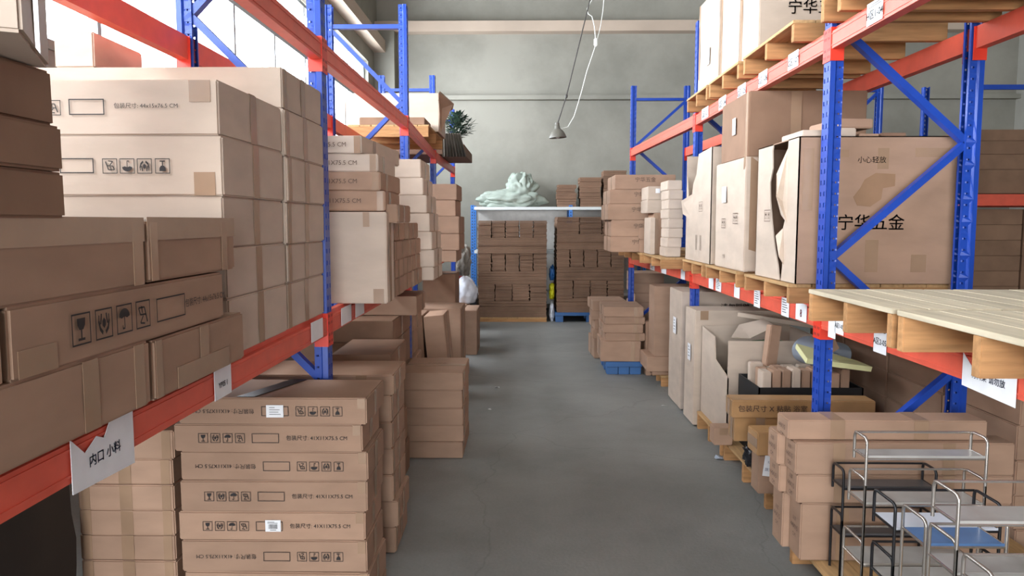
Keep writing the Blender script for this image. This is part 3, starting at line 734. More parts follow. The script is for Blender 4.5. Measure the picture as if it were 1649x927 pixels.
for k in range(700):
    a, b2 = random.uniform(0, 6.28), random.uniform(-1, 1.1); r = random.uniform(.02, .17) * math.sqrt(max(.05, 1.1 - b2 * b2))
    c = Vector((math.cos(a) * r * 1.1, math.sin(a) * r, czp - zU2 + b2 * .13)); d = Vector((math.cos(a), math.sin(a), random.uniform(-.4, .9))).normalized(); s = d.cross(Vector((0, 0, 1))).normalized() * .016; l = random.uniform(.05, .10)
    vv = [bm.verts.new(p) for p in (c, c + d * l * .5 + s, c + d * l, c + d * l * .5 - s)]; bm.faces.new(vv)
obj('foliage', bm, 'leaf', pl)
bm = bmesh.new()
for k in range(5): tube(bm, [(0.01 * k - .02, .01 * k - .02, .0), (.02 * k - .04, 0, (czp - zU2) * .6), (.05 * (k - 2), .03 * (2 - k), czp - zU2 + .02)], .006, 5)
obj('stem', bm, 'leaf', pl)
bm = bmesh.new()
for k in range(26):   # pleated cloth hanging over the shelf end
    pass
nx, nz = 30, 8; grid = []
xL, _ = atY(712, 230, 8.5); xR, zlo = atY(751, 252, 8.5); zhi = zY(730, 214, 8.5)
for j in range(nz):
    row = []
    for i in range(nx):
        t = i / (nx - 1); s_ = j / (nz - 1)
        row.append(bm.verts.new((xL + (xR - xL) * t * (1 - .25 * s_) , 8.52 + .045 * math.sin(i * 1.7) * (1 - .5 * s_), zlo + (zhi - zlo) * s_)))
    grid.append(row)
for j in range(nz - 1):
    for i in range(nx - 1): bm.faces.new((grid[j][i], grid[j][i + 1], grid[j + 1][i + 1], grid[j + 1][i]))
bmesh.ops.solidify(bm, geom=list(bm.faces), thickness=.004)
M['sacking'] = mat('grey_sacking', (150, 141, 130), .8, var=.25, scale=9)
tag(obj('draped_sacking', bm, 'sacking', None, smooth=60), 'grey pleated sacking hanging below the green foliage', 'cloth')
xp0, zp0 = atY(700, 268, 6.6); 
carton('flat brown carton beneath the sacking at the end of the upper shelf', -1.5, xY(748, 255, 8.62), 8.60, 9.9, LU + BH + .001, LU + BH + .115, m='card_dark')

# ================================================================== LEFT FLOOR STACKS
YF = 2.78
xl, xr_ = xY(285, 700, YF), xY(588, 700, YF)
pys = [975, 921, 870, 824, 774, 727, 683, 640]
zf = [0.0] + [zY(400, p, YF) for p in pys]
zf = [z for z in zf if z >= 0]
base0 = zf[1]; nb = 2
zf = [0.002] + ([base0 / 2] if base0 > .12 else []) + zf[1:]
Lf = xr_ - xl
def f1(i, k):
    up = k in (1, 3, 4)
    txt = '包装尺寸: 41X11X75.5 CM'
    P = marks(Lf, txt, .037, up, .205)
    st = []
    if k == 0: st = [('-y', .01, .0, .066, .048, 'lines')]
    if k == 4: st = [('-y', .005, .002, .06, .046, 'barcode')]
    if k == 6: st = [('-y', .015, .01, .06, .046, 'barcode')]
    d = ['carton with a black tape stripe and a paper label', 'printed carton, marks upright', 'printed carton, marks upside down', 'clean printed carton, marks upright', 'printed carton with a barcode label', 'printed carton, marks upside down', 'printed carton with a label half cut off']
    return dict(prints=[('-y', P, 0, 0, 'ink')], stickers=st, desc=d[k] if k < 7 else 'printed carton', tape=[('+x', 'v', 0, .045), ('-y', 't', .47, .03)])
fs = stack('printed carton', 'the front floor stack', xl, xr_, YF, 3.115, zf, 'printed cartons on the floor', jx=.012, feat=f1, sag=.004)
bm = bmesh.new(); dzt = zf[-1] - zf[-2]
sheet(bm, [(-.14, -.16, dzt + .0015), (-.07, -.16, dzt + .0015), (.04, .16, dzt + .0015), (-.03, .16, dzt + .0015)], .0012); bmesh.ops.recalc_face_normals(bm, faces=bm.faces)
obj('black_tape_stripe', bm, 'tape_black', fs[-1])
z2s = [.002, .13, .255, .38, .505, .63, .755, .85]
stack('carton with taped side', 'the stack behind the printed one', -1.34, -.60, 3.36, 3.72, z2s, 'taped cartons on the floor', jx=.015, tape=[('+x', 'v', 0, .05), ('+x', 'v', -.4, .03), ('-y', 'v', .3, .05)])
YE = 2.86
zE = [.002, .14] ; pE = [902, 861, 820, 780, 739, 693]
zE = [.002] + [z for z in [zY(200, p, YE) for p in (944,) + tuple(pE)] if z > .05]
xe0, xe1 = xY(126, 800, YE), xY(281, 800, YE)
def fE(i, k):
    return dict(tape=[('-y', 'v', 0, .05), ('-y', 'v', -.42, .035), ('-y', 'v', .42, .035)])
stack('carton with three tape bands', 'the floor stack beside the black wrap', xe0, xe1, YE, 3.12, zE, 'banded cartons on the floor', jx=.01, m='card', feat=fE)
carton('narrow cream carton on the banded stack, just under the orange beam', xY(150, 720, YE), xY(262, 720, YE), YE + .02, 3.12, zE[-1] + .001, zE[-1] + .13, m='card_pale', tape=[('-y', 'v', .38, .05)], group='banded cartons on the floor')
bm = bmesh.new(); box(bm, -.36, .3, -.36, .36, 0, .86, bev=.02); bmesh.ops.subdivide_edges(bm, edges=[e for e in bm.edges if e.calc_length() > .3], cuts=7, use_grid_fill=True)
for v in bm.verts:
    nn = noise.fractal(v.co * 4, .8, 2, 3) * .014
    if v.co.z > .01: v.co += Vector((nn, nn * .6, nn * .4))
tag(obj('wrapped_crate', bm, 'black', None, (-2.04, 2.42, 0), smooth=50), 'black plastic wrapped crate in deep shade under the orange beam', 'crate')
# second stack, four boxes in the aisle
YG = 4.78
zg = [.002] + [zY(690, p, YG) for p in (711, 684, 655, 627, 598)][0:]
zg = [.002, zY(690, 711, YG), zY(690, 684, YG), zY(690, 657, YG), zY(690, 628, YG), zY(690, 600, YG)]
stack('brown carton', 'the low stack standing out on the aisle floor', xY(643, 660, YG), xY(744, 660, YG), YG, YG + .55, zg, 'low stack in the aisle', jx=.008, feat=lambda i, k: dict(tape=[('+x', 'v', -.3, .05), ('+z', 'h', 0, .05)], prints=[('+z', text2d('宁华五金', .035), 0, .05, 'ink_faded')] if k == 0 else []))
YH = 4.05
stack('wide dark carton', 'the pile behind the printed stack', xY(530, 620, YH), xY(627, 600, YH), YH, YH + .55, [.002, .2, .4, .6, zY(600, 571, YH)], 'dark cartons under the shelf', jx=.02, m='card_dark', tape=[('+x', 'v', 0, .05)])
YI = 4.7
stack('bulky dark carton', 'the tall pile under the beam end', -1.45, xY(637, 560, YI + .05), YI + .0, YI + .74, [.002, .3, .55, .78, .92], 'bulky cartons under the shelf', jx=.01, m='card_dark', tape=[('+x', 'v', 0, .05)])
carton('lone carton on the tall pile, close under the beam end', -1.25, -.72, YI + .28, YI + .72, .9215, 1.05, m='card', tape=[('+x', 'v', .2, .05)])
YJ = 5.58
for i, (z0_, z1_) in enumerate(((.002, .26), (.262, .5), (.502, .72), (.722, .93))):
    carton(f'upright taped carton, {ORD[3 - i] if i else "lowest"} of four behind the bulky pile', -1.25, xY(661, 520, YJ) + random.uniform(-.02, .02), YJ, YJ + .5, z0_, z1_, group='taped column under the shelf', tape=[('+x', 'v', 0, .04)])
# leaning cartons
for i, (pxa, pxb, tl, nme) in enumerate(((668, 693, -.03, 'narrow dark carton leaning beside the lighter leaning one'), (694, 735, -.09, 'lighter carton tilted out towards the aisle'))):
    Yk = 6.3
    xa2, xb2 = xY(pxa, 540, Yk), xY(pxb - 8, 540, Yk)
    carton(nme, xa2, xb2, Yk, Yk + .42, .004, zY(700, 508, Yk), m='card_dark' if i == 0 else 'card', tilt=(0, tl, 0), group='leaning cartons', tape=[('+x', 'v', 0, .04)])
carton('broad carton on its side behind the leaning pair', -1.2, xY(742, 520, 6.95), 6.95, 7.5, .002, zY(700, 497, 6.95), tape=[('+x', 'v', 0, .04)])
zk = [.002, .25, .48, .66, zY(700, 442, 7.45)]
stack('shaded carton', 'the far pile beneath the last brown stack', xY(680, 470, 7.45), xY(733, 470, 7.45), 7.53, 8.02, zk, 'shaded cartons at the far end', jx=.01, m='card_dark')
carton('small carton at the far floor edge beside the taped white bag', xY(746, 520, 8.6), xY(768, 520, 8.6), 8.6, 9.2, .002, zY(755, 500, 8.6), tape=[('+x', 'v', 0, .03)])
carton('squarish carton on the far floor behind the white bag', -.95, xY(752, 500, 9.4), 9.4, 9.9, .002, .5)
bm = bmesh.new(); lump(bm, (0, 0, .14), (.16, .16, .2), .2, seed=2, floor_z=0); bx_, _ = atY(745, 480, 9.0)
tag(obj('plastic_bag', bm, 'white_bag', None, (-.76, 9.65, .501), smooth=60), 'round white plastic bag on the squarish far carton', 'bag')
bm = bmesh.new(); lump(bm, (0, 0, .3), (.2, .22, .38), .3, seed=5, floor_z=0)
tag(obj('plastic_bag', bm, 'bag_black', None, (-.88, 10.9, 0), smooth=60), 'dark bag of scrap slumped by the light blue shelf post', 'bag')
bm = bmesh.new(); lump(bm, (0, 0, .2), (.12, .15, .24), .35, seed=8, floor_z=0)
tag(obj('plastic_bag', bm, 'sacking', None, (-.9, 10.95, .76), smooth=60), 'crumpled grey bag lying on the dark bag of scrap', 'bag')
bm = bmesh.new(); box(bm, -.09, .09, -.1, .1, 0, 1.2, bev=.04); bmesh.ops.subdivide_edges(bm, edges=list(bm.edges), cuts=3, use_grid_fill=True)
for v in bm.verts: v.co += Vector((1, .5, 0)) * noise.noise(v.co * 5) * .02
tag(obj('fabric_roll', bm, 'red', None, (-.97, 11.45, 0), smooth=60), 'dark red fabric roll standing next to the light blue post', 'fabric roll')

# ================================================================== FAR END: baled flat cardboard and steel shelving
def bale_mesh(w, d, h, n, seed):
    rnd = random.Random(seed); bm = bmesh.new(); z = 0
    for k in range(n):
        t = h / n; j = rnd.uniform(-.006, .006); box(bm, -w / 2 + rnd.uniform(0, .008) + j, w / 2 - rnd.uniform(0, .008) + j, -d / 2 + rnd.uniform(0, .02), d / 2, z + .0014, z + t - .0014)
        z += t
    return finish(bm, 'flattened_cartons', 'card_dark')
def far_stack(nm, x0, x1, Y, pyl, pxm, rows, side):
    """rows bottom to top: number of bundles in each layer"""
    zs = [zY(pxm, p, Y) for p in pyl]; lay_n = len(rows)
    lname = ['bottom', 'second', 'third', 'fourth', 'fifth', 'sixth', 'seventh', 'eighth']
    for i, c in enumerate(rows):
        h = zs[i + 1] - zs[i]; wd = (x1 - x0) / c
        for k in range(c):
            me = bale_mesh(wd - .006, 1.0, h - .002, max(3, int(h / .022)), i * 7 + k)
            o = link('flattened_cartons', me, None, (x0 + wd * (k + .5), Y + .5 + random.uniform(0, .02), zs[i] + .001))
            pos = '' if c == 1 else f', bundle {["first", "second", "third", "fourth", "fifth"][k]} from the window side'
            ln = 'top' if i == lay_n - 1 else lname[i]
            tag(o, f'flattened cartons in the {ln} layer of the {nm} bale{pos}' if c > 1 else f'wide flattened cartons forming the {ln} layer of the {nm} bale', 'cardboard', f'flattened cartons, {nm} bale')
YS = 11.5
xa0, xa1 = xY(769, 430, YS), xY(881, 430, YS)
zpal = .14
far_stack('window-side', xa0, xa1, YS, [511, 485, 458, 437, 408, 383, 355], 825, [1, 4, 1, 5, 1, 5], 'L')
xb0, xb1 = xY(896, 430, YS), xY(1006, 430, YS)
far_stack('rack-side', xb0, xb1, YS, [503, 480, 452, 430, 402, 377, 349], 950, [1, 4, 1, 5, 1, 3], 'R')
zA0, zB0 = zY(825, 511, YS), zY(950, 503, YS)
pallet('dark wooden pallet on the floor beneath the window-side bale', xa0, xa1, YS, YS + 1.0, 0, zA0, 3, 'pallets on the floor')
def plastic_pallet(label, x0, x1, y0, y1, h):
    e = empty('plastic_pallet', ((x0 + x1) / 2, (y0 + y1) / 2, 0)); tag(e, label, 'pallet', 'blue plastic pallets'); dx, dy = (x1 - x0) / 2, (y1 - y0) / 2
    bm = bmesh.new(); box(bm, -dx, dx, -dy, -dy + .03, h - .05, h, bev=.004); box(bm, -dx, dx, dy - .03, dy, h - .05, h); box(bm, -dx, -dx + .03, -dy + .03, dy - .03, h - .05, h); box(bm, dx - .03, dx, -dy + .03, dy - .03, h - .05, h)
    n = 7
    for k in range(1, n): x = -dx + 2 * dx * k / n; box(bm, x - .03, x + .03, -dy + .03, dy - .03, h - .03, h - .002)
    obj('deck', bm, 'plast_blue', e)
    for sx in (-1, 0, 1):
        for sy in (-1, 0, 1):
            bm = bmesh.new(); cx, cy = sx * (dx - .07), sy * (dy - .07); box(bm, cx - .06, cx + .06, cy - .06, cy + .06, 0, h - .05, bev=.006); obj('foot', bm, 'plast_blue', e)
    return e
plastic_pallet('blue plastic pallet under the rack-side bale of flattened cartons', xb0 - .02, xb1 + .02, YS - .02, YS + 1.02, zB0)
# clutter in the gap between the bales
gx = (xa1 + xb0) / 2 + .01
bm = bmesh.new(); lump(bm, (0, 0, .13), (.04, .12, .16), .3, seed=4, floor_z=0); 
tag(obj('plastic_bag', bm, 'white_bag', None, (gx, 11.66, 0), smooth=60), 'white wrapper stuffed between the two bales near the floor', 'bag')
bm = bmesh.new(); lump(bm, (0, 0, .12), (.042, .1, .14), .3, seed=9, floor_z=0)
tag(obj('plastic_bag', bm, 'yellow', None, (gx, 11.66, .34), smooth=60), 'bright yellow wrapper stuffed between the two bales', 'bag')
bm = bmesh.new(); lump(bm, (0, 0, .1), (.045, .1, .13), .3, seed=3, floor_z=0)
tag(obj('plastic_bag', bm, 'plast_blue', None, (gx, 11.66, .64), smooth=60), 'small blue wrapper above the yellow one between the bales', 'bag')
# steel shelving behind
sh = empty('steel_shelving', (0, 0, 0)); tag(sh, 'low steel shelving with light blue posts and white shelves behind the baled cardboard', 'shelving')
Ys = 12.62
px0, px1 = xY(761, 380, Ys), xY(990, 380, Ys) + .5
zs1 = zY(820, 333, Ys)
for x in (px0, xY(919, 340, Ys), px1):
    for y in (Ys, Ys + .55):
        bm = bmesh.new(); box(bm, x - .03, x + .03, y - .025, y + .025, 0, zs1 + .03)
        for k in range(36): box(bm, x - .008, x + .008, y - .0262, y - .025, .05 + k * .05, .068 + k * .05, 1)
        obj('shelf_post', bm, ['shelf_blue', 'ink'], sh)
for z, yy in ((zs1, 0), (zY(887, 403, Ys), 0), (.35, 0)):
    bm = bmesh.new(); box(bm, px0 + .03, px1 - .03, Ys - .03, Ys + .58, z - .05, z, bev=.003); obj('shelf_board', bm, 'shelf_white', sh)
bm = bmesh.new(); box(bm, px0, px1, Ys + .575, Ys + .585, .1, zs1 - .05); obj('back_sheet', bm, 'tray', sh)
# sack on the shelving
def sack_bm():
    bm = bmesh.new()
    lump(bm, (-.02, 0, .12), (.58, .24, .2), .30, 1.5, 3, 5, floor_z=0, ridge=True)
    lump(bm, (.18, .02, .26), (.27, .2, .34), .32, 1.5, 6, 5, floor_z=0, ridge=True)
    for (x, z, r) in ((.32, .44, .05), (.40, .38, .035), (.12, .46, .04)): lump(bm, (x, 0, z), (r, r, r * 1.6), .3, 3, 1, 2)
    return bm
sxm = xY(822, 320, Ys + .25)
tag(obj('woven_sack', sack_bm(), 'sack', None, (sxm, Ys + .25, zs1 + .003), smooth=55), 'pale green lumpy woven sack lying on top of the steel shelving', 'sack')
bm = bmesh.new(); lump(bm, (0, 0, .1), (.27, .2, .17), .35, 3, 2, 5, floor_z=0, ridge=True)
tag(obj('plastic_bag', bm, 'white_bag', None, (xY(840, 350, Ys + .2), Ys + .25, zY(887, 403, Ys) + .003), smooth=55), 'bunched white plastic bag under the top shelf behind the bales', 'bag')
bpy.data.objects['plastic_bag.006' if 'plastic_bag.006' in bpy.data.objects else 'plastic_bag'].scale = (1, 1, 1)
def flat_pile(place, pxa, pxb, Y, z0, pys, seed, dark=False):
    zs = [z0] + [zY((pxa + pxb) / 2, p, Y) for p in pys]; n = len(zs) - 1
    for i in range(n):
        rnd = random.Random(seed + i); x0, x1 = xY(pxa, 310, Y), xY(pxb, 310, Y)
        me = bale_mesh(x1 - x0 - rnd.uniform(0, .03), .42, zs[i + 1] - zs[i] - .002, 3, seed + i)
        o = link('folded_carton', me, None, ((x0 + x1) / 2 + rnd.uniform(-.01, .01), Y + .22, zs[i] + .001), rnd.uniform(-.02, .02))
        tag(o, f'folded carton bundle, {ORD[n - 1 - i] if i else "lowest"} in {place}', 'cardboard', 'folded cartons on the steel shelving')
flat_pile('the lowest pile on the white shelf', 896, 929, Ys, zs1, [320, 311, 303, 297], 20)
flat_pile('the middle pile on the white shelf', 933, 969, Ys, zs1, [319, 310, 301, 292, 285], 40)
flat_pile('the tallest pile on the white shelf', 971, 1010, Ys, zs1, [316, 303, 293, 283, 274], 60)

# ================================================================== RIGHT RACK, LOWER LEVEL GOODS
RP = RT + PH + .0045
G = 'large cartons on the lower right shelf'
# T1 tall with tear, T2 square, T3 huge torn; pale tone carries painted window light
XT = 1.272
def hand_marks(s, up=True):
    return frame(-1.6 * s, -s, 1.6 * s, s, .003) + shift(icon('umbrella', s * 1.1), -.8 * s, 0) + shift(icon('glass', s * 1.1), .7 * s, 0)
yn1, yf1 = yX(1143, XT), 5.88; zt1 = zY(1142, 236, yn1)
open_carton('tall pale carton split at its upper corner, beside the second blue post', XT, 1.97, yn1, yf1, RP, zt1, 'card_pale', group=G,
            cuts={'-x': [[(0, 0), (1, 0), (1, 1), (.5, .98), (.42, .80), (.3, .72), (.22, .55), (.1, .6), (.02, .8), (0, .8)]]}, prints=[('-x', hand_marks(.035), .1, .0, 'ink_faded'), ('-x', text2d('||  ||', .12), .05, -.25, 'ink_faded')],
            flaps=[([(XT, yf1 - .25, RP + .5), (XT - .05, yf1 - .05, RP + .45), (XT - .03, yf1 - .02, RP + .35), (XT, yf1 - .2, RP + .3)], 'card_pale')])
yn2, yf2 = yX(1198, XT), yX(1150.5, XT); zt2 = zY(1198, 252, yn2)
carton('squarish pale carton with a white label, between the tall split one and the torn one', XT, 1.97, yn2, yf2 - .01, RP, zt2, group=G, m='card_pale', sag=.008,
       prints=[('-x', hand_marks(.03), -.12, -.05, 'ink_faded'), ('-x', hand_marks(.032), .14, -.02, 'ink_faded'), ('-x', text2d('宁华', .03), -.1, -.26, 'ink_faded')], stickers=[('-x', -.12, .13, .10, .10, 'blank')], tape=[('-y', 'v', -.42, .06), ('+z', 'v', 0, .06), ('-x', 't', .46, .04)])
y3, y3f = 3.50, yX(1216, XT); zt3 = zY(1400, 219, y3)
xR3 = xY(1539, 340, y3)
ptx = [('-y', shift(text2d('宁华五金', .078, .012), xY(1402, 360, y3) - (XT + xR3) / 2, zY(1402, 360, y3) - (RP + zt3) / 2), 0, 0, 'ink'),
       ('-y', shift(text2d('小心轻放', .033, .004), xY(1404, 258, y3) - (XT + xR3) / 2, zY(1404, 258, y3) - (RP + zt3) / 2), 0, 0, 'ink'),
       ('-x', hand_marks(.03), -.12, -.02, 'ink_faded')]
t3 = open_carton('huge carton lettered in black, its aisle side ripped open from top to bottom', XT, xR3, y3, y3f - .01, RP, zt3, 'card', group=G, prints=ptx, pmats={'-x': 'card_pale'},  # same cardboard; window light painted in as a paler aisle panel
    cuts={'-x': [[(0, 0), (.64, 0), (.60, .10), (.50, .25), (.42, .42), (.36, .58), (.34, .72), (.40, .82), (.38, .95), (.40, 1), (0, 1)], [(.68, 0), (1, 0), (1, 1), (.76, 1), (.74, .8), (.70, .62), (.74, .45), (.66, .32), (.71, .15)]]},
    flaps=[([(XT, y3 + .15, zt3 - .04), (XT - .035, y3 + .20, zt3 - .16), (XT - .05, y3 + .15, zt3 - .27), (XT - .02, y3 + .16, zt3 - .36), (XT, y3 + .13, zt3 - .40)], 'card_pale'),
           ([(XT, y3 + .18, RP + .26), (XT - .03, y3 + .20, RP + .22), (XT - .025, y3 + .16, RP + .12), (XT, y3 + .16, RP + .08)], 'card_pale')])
bm = bmesh.new(); dx3 = (xR3 - XT) / 2; dy3 = (y3f - .01 - y3) / 2
sheet(bm, [(-dx3, -dy3, zt3 - RP), (dx3, -dy3, zt3 - RP), (dx3, dy3, zt3 - RP), (-dx3, dy3, zt3 - RP)], .005); bmesh.ops.recalc_face_normals(bm, faces=bm.faces)
obj('lid', bm, 'card', t3)
bm = bmesh.new()
for fx, wd, z0_, z1_ in ((-.02, .06, -.42, -.2), (.28, .07, -.42, -.3), (.03, .05, .28, .42), (.34, .16, .36, .42), (-.27, .12, .36, .41), (-.44, .05, .0, .42)):
    bm = bmesh.new(); hh = zt3 - RP; x = fx * dx3 * 2; sheet(bm, [(x - wd / 2, -dy3 - .0012, hh * (.5 + z0_)), (x + wd / 2, -dy3 - .0012, hh * (.5 + z0_)), (x + wd / 2, -dy3 - .0012, hh * (.5 + z1_)), (x - wd / 2, -dy3 - .0012, hh * (.5 + z1_))], .0012)
    bmesh.ops.recalc_face_normals(bm, faces=bm.faces); obj('tape', bm, 'tape', t3)
bm = bmesh.new(); dxx = xY(1402, 310, y3) - (XT + xR3) / 2; zz0 = zY(1402, 310, y3) - RP
outl = [(-.06, -.06), (.0, -.065), (.05, -.03), (.055, .02), (.11, .03), (.11, .085), (.02, .09), (-.03, .06), (-.05, .02), (-.08, -.02)]
sheet(bm, [(dxx + a, -dy3 - .001, zz0 + b) for a, b in outl], .0008); bmesh.ops.recalc_face_normals(bm, faces=bm.faces); obj('scuffed_patch', bm, 'card_in', t3)
# carton standing on the square one, under the upper beam
y4 = yn2 + .02
carton('tall brown carton with a torn pale corner, standing on the squarish pale carton', xY(1204, 200, y4 + .02), xY(1396, 200, y4), y4, y4 + .58, zt2 + .001, ZU - .01, m='card_dark', group=G, sag=.008, tape=[('-y', 'v', -.1, .06), ('-x', 'v', .44, .04)], stickers=[('-x', 0, .02, .07, .1, 'blank')])
# small things on the lid of the huge carton
zl = zt3 + .001
carton('small flat carton on a folded piece, atop the huge lettered carton', xY(1341, 200, 3.65), xY(1398, 200, 3.65), 3.62, 3.92, zl + .05, zl + .095, rot=.1, group='flat cartons on the huge carton')
carton('pale flat piece of carton beneath the small one on the lid', xY(1338, 200, 3.65), xY(1372, 200, 3.65), 3.60, 3.90, zl, zl + .049, m='card_pale', group='flat cartons on the huge carton')
carton('thin flat carton on the lid near the lettering', xY(1385, 210, 3.6), xY(1416, 210, 3.6), 3.6, 3.95, zl, zl + .022, group='flat cartons on the huge carton')
carton('thin flat carton on the lid, closest to the rear post', xY(1421, 210, 3.6), xY(1460, 210, 3.6), 3.6, 4.0, zl, zl + .026, m='card_dark', group='flat cartons on the huge carton')
carton('crumpled box corner on the lid above the ripped side', XT + .02, XT + .2, y3 + .02, y3 + .3, zl, zl + .03, m='card_pale', group='flat cartons on the huge carton')
# far bay: many small cartons
zc0 = RP
Yn = 7.15
rows = [403, 376, 352, 327, 304, 281]
zz = [zc0] + [zY(1020, p, Yn) for p in (381, 354, 328, 305, 281)]
for i in range(5):
    k = 4 - i; x0 = xY((984, 985, 979, 982, 990)[i], 340, Yn); x1 = (1.44, 1.46, 1.45, 1.47, 1.44)[i]
    carton(f'tan carton with pale ends, {ORD[k] if i else "lowest"} in the stack jutting into the aisle', x0, x1, Yn, Yn + .62, zz[i] + .0005, zz[i + 1] - .0005, group='cartons jutting into the aisle', rot=random.uniform(-.012, .012),
           prints=[('-y', text2d('宁华五金', .05), 0, .02, 'ink_faded')], tape=[('-x', 'v', 0, .05)])
Y8 = 6.5
zq = [zc0, zc0 + .38, zc0 + .50, zc0 + .64]
carton('upright tan carton standing between the jutting stack and the thin cream boxes', xY(1053, 370, 6.68), xY(1071, 370, 6.68), 6.68, 7.0, zc0, zY(1055, 343, 6.68), tape=[('-y', 'v', -.3, .04)], group='mixed cartons on the far shelf')
carton('narrow tan carton set upright beside the jutting stack', 1.125, 1.165, 6.63, 6.98, zc0, zY(1035, 350, 6.63), group='mixed cartons on the far shelf', m='card_pale')
carton('little cube carton on the pallet edge below the jutting stack', 1.10, 1.20, 7.03, 7.135, zc0, zc0 + .12, group='mixed cartons on the far shelf')
carton('little carton on the cube carton at the pallet edge', 1.095, 1.20, 7.03, 7.135, zc0 + .121, zc0 + .235, group='mixed cartons on the far shelf')
zp = zY(1055, 343, 6.68) + .002
carton('cream carton on the upright tan one, lower of two', xY(1043, 320, 6.70), xY(1077, 320, 6.70), 6.70, 7.08, zp, zp + .115, m='card_pale', group='mixed cartons on the far shelf')
carton('cream carton on the upright tan one, upper of two, with a label', xY(1044, 300, 6.70), xY(1075, 300, 6.70), 6.70, 7.08, zp + .116, zp + .235, m='card_pale', group='mixed cartons on the far shelf', stickers=[('-y', 0, .02, .04, .04, 'blank')])
Yt = 6.17
zth = [zc0 + k * (zY(1086, 290, Yt) - zc0) / 8 for k in range(9)]
stack('thin cream box', 'the thin stack before the tall split carton', xY(1076, 350, Yt), xY(1099, 350, Yt), Yt, Yt + .34, zth, 'thin cream boxes', jx=.008, jr=.02, m='card_pale')

# upper shelf cartons
zu = UT + .1045
XU = 1.325
for i, (pa, pb, nme) in enumerate(((1213, 1183, 'tall pale carton lettered on its near side, first of three on the upper shelf'), (1182, 1152, 'tall pale carton in the middle of three on the upper shelf'), (1151, 1118, 'tall pale carton with a small label, farthest of three on the upper shelf'))):
    ya, yb3 = yX(pa, XU), yX(pb, XU)
    pr = [('-y', text2d('宁华五金', .085, .01), xY(1318, 12, ya) - (XU + 2.0) / 2, zY(1318, 12, ya) - (zu + 3.2) / 2, 'ink')] if i == 0 else []
    carton(nme, XU, 2.0, ya + .01, yb3 - .01, zu, 3.2 - .02 * i, m='card_pale', group='tall cartons on the upper shelf', sag=.008, prints=pr, stickers=[('-x', .0, -.1 if i == 2 else .3, .09, .12, 'lines')] if i == 2 else [], tape=[('-x', 'v', -.46, .04)])

# goods on the farthest rack
for i, (z0_, z1_) in enumerate(((1.85, 2.10), (2.102, 2.26), (2.262, 2.40), (2.402, 2.52))):
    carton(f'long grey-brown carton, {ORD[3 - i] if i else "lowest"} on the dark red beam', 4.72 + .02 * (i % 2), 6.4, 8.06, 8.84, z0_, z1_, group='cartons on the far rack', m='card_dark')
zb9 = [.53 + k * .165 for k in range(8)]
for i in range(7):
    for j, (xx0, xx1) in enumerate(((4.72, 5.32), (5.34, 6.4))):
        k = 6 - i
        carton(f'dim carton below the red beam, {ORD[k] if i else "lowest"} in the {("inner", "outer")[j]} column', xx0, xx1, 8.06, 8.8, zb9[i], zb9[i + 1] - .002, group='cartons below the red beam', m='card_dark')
# light wall of cartons seen through the bottom of the near bay
for j in range(4):
    zq2 = [.002 + k * .16 for k in range(7)]
    stack('dim stacked carton', f'the {("nearest", "second", "third", "farthest")[j]} shaded column behind the rack', 2.22, 2.8, 3.3 + j * .62, 3.9 + j * .62, zq2, 'shaded cartons behind the right rack', jx=.01, jr=.004, m='card')

# ================================================================== RIGHT FLOOR
# flat cartons on the blue plastic pallet
plastic_pallet('blue plastic pallet in the aisle under the stack of flat cartons', .84, 1.21, 7.5, 8.1, .13)
Yq = 7.52
zq = [.131] + [zY(1000, p, Yq) for p in (549, 536, 522, 510, 494)]
stack('flat tan carton', 'the stack on the blue pallet in the aisle', xY(972, 530, Yq), xY(1036, 530, Yq), Yq, Yq + .55, zq, 'flat cartons on the blue pallet', jx=.02, jr=.035, tape=[('-x', 'v', 0, .05), ('-y', 'v', .3, .04)])
Yr = 8.4
zr2 = [.002] + [zY(980, p, Yr) for p in (545, 530, 515, 500, 484)]
stack('flat tan carton', 'the low stack behind the blue pallet', xY(956, 500, Yr), xY(1011, 500, Yr), Yr, Yr + .5, zr2, 'flat cartons behind the pallet', jx=.02, jr=.05, tape=[('-x', 'v', 0, .05)])
Ys2 = 8.84
zr3 = [.002] + [zY(1030, p, Ys2) for p in (530, 516, 502, 487, 472, 456, 440)]
stack('thick flat carton', 'the stack beside the farthest blue post', 1.31, 1.68, Ys2, Ys2 + .55, zr3, 'flat cartons beside the post', jx=.02, jr=.03, tape=[('-x', 'v', 0, .05)])
# C1 column
zc1 = .101
yc = 7.0
carton('squat carton on the small pallet, lower of two', xY(1050, 605, yc), 1.75, yc, yc + .4, zc1, zY(1060, 598, yc), group='cartons below the brown upright one')
zc2 = zY(1060, 598, yc) + .001
carton('squat pale carton under the tall brown upright one', xY(1042, 590, yc), 1.7, yc - .01, yc + .42, zc2, zY(1060, 574, yc), group='cartons below the brown upright one')
carton('tall brown carton set upright on the squat cartons', xY(1054, 520, yc), 1.68, yc, yc + .33, zY(1060, 574, yc) + .001, zY(1060, 461, yc))
carton('small tan carton on end beside the tall brown upright one', xY(1041, 540, 7.45), xY(1050, 540, 7.45), 7.45, 7.6, .002, zY(1040, 518, 7.45), m='card')
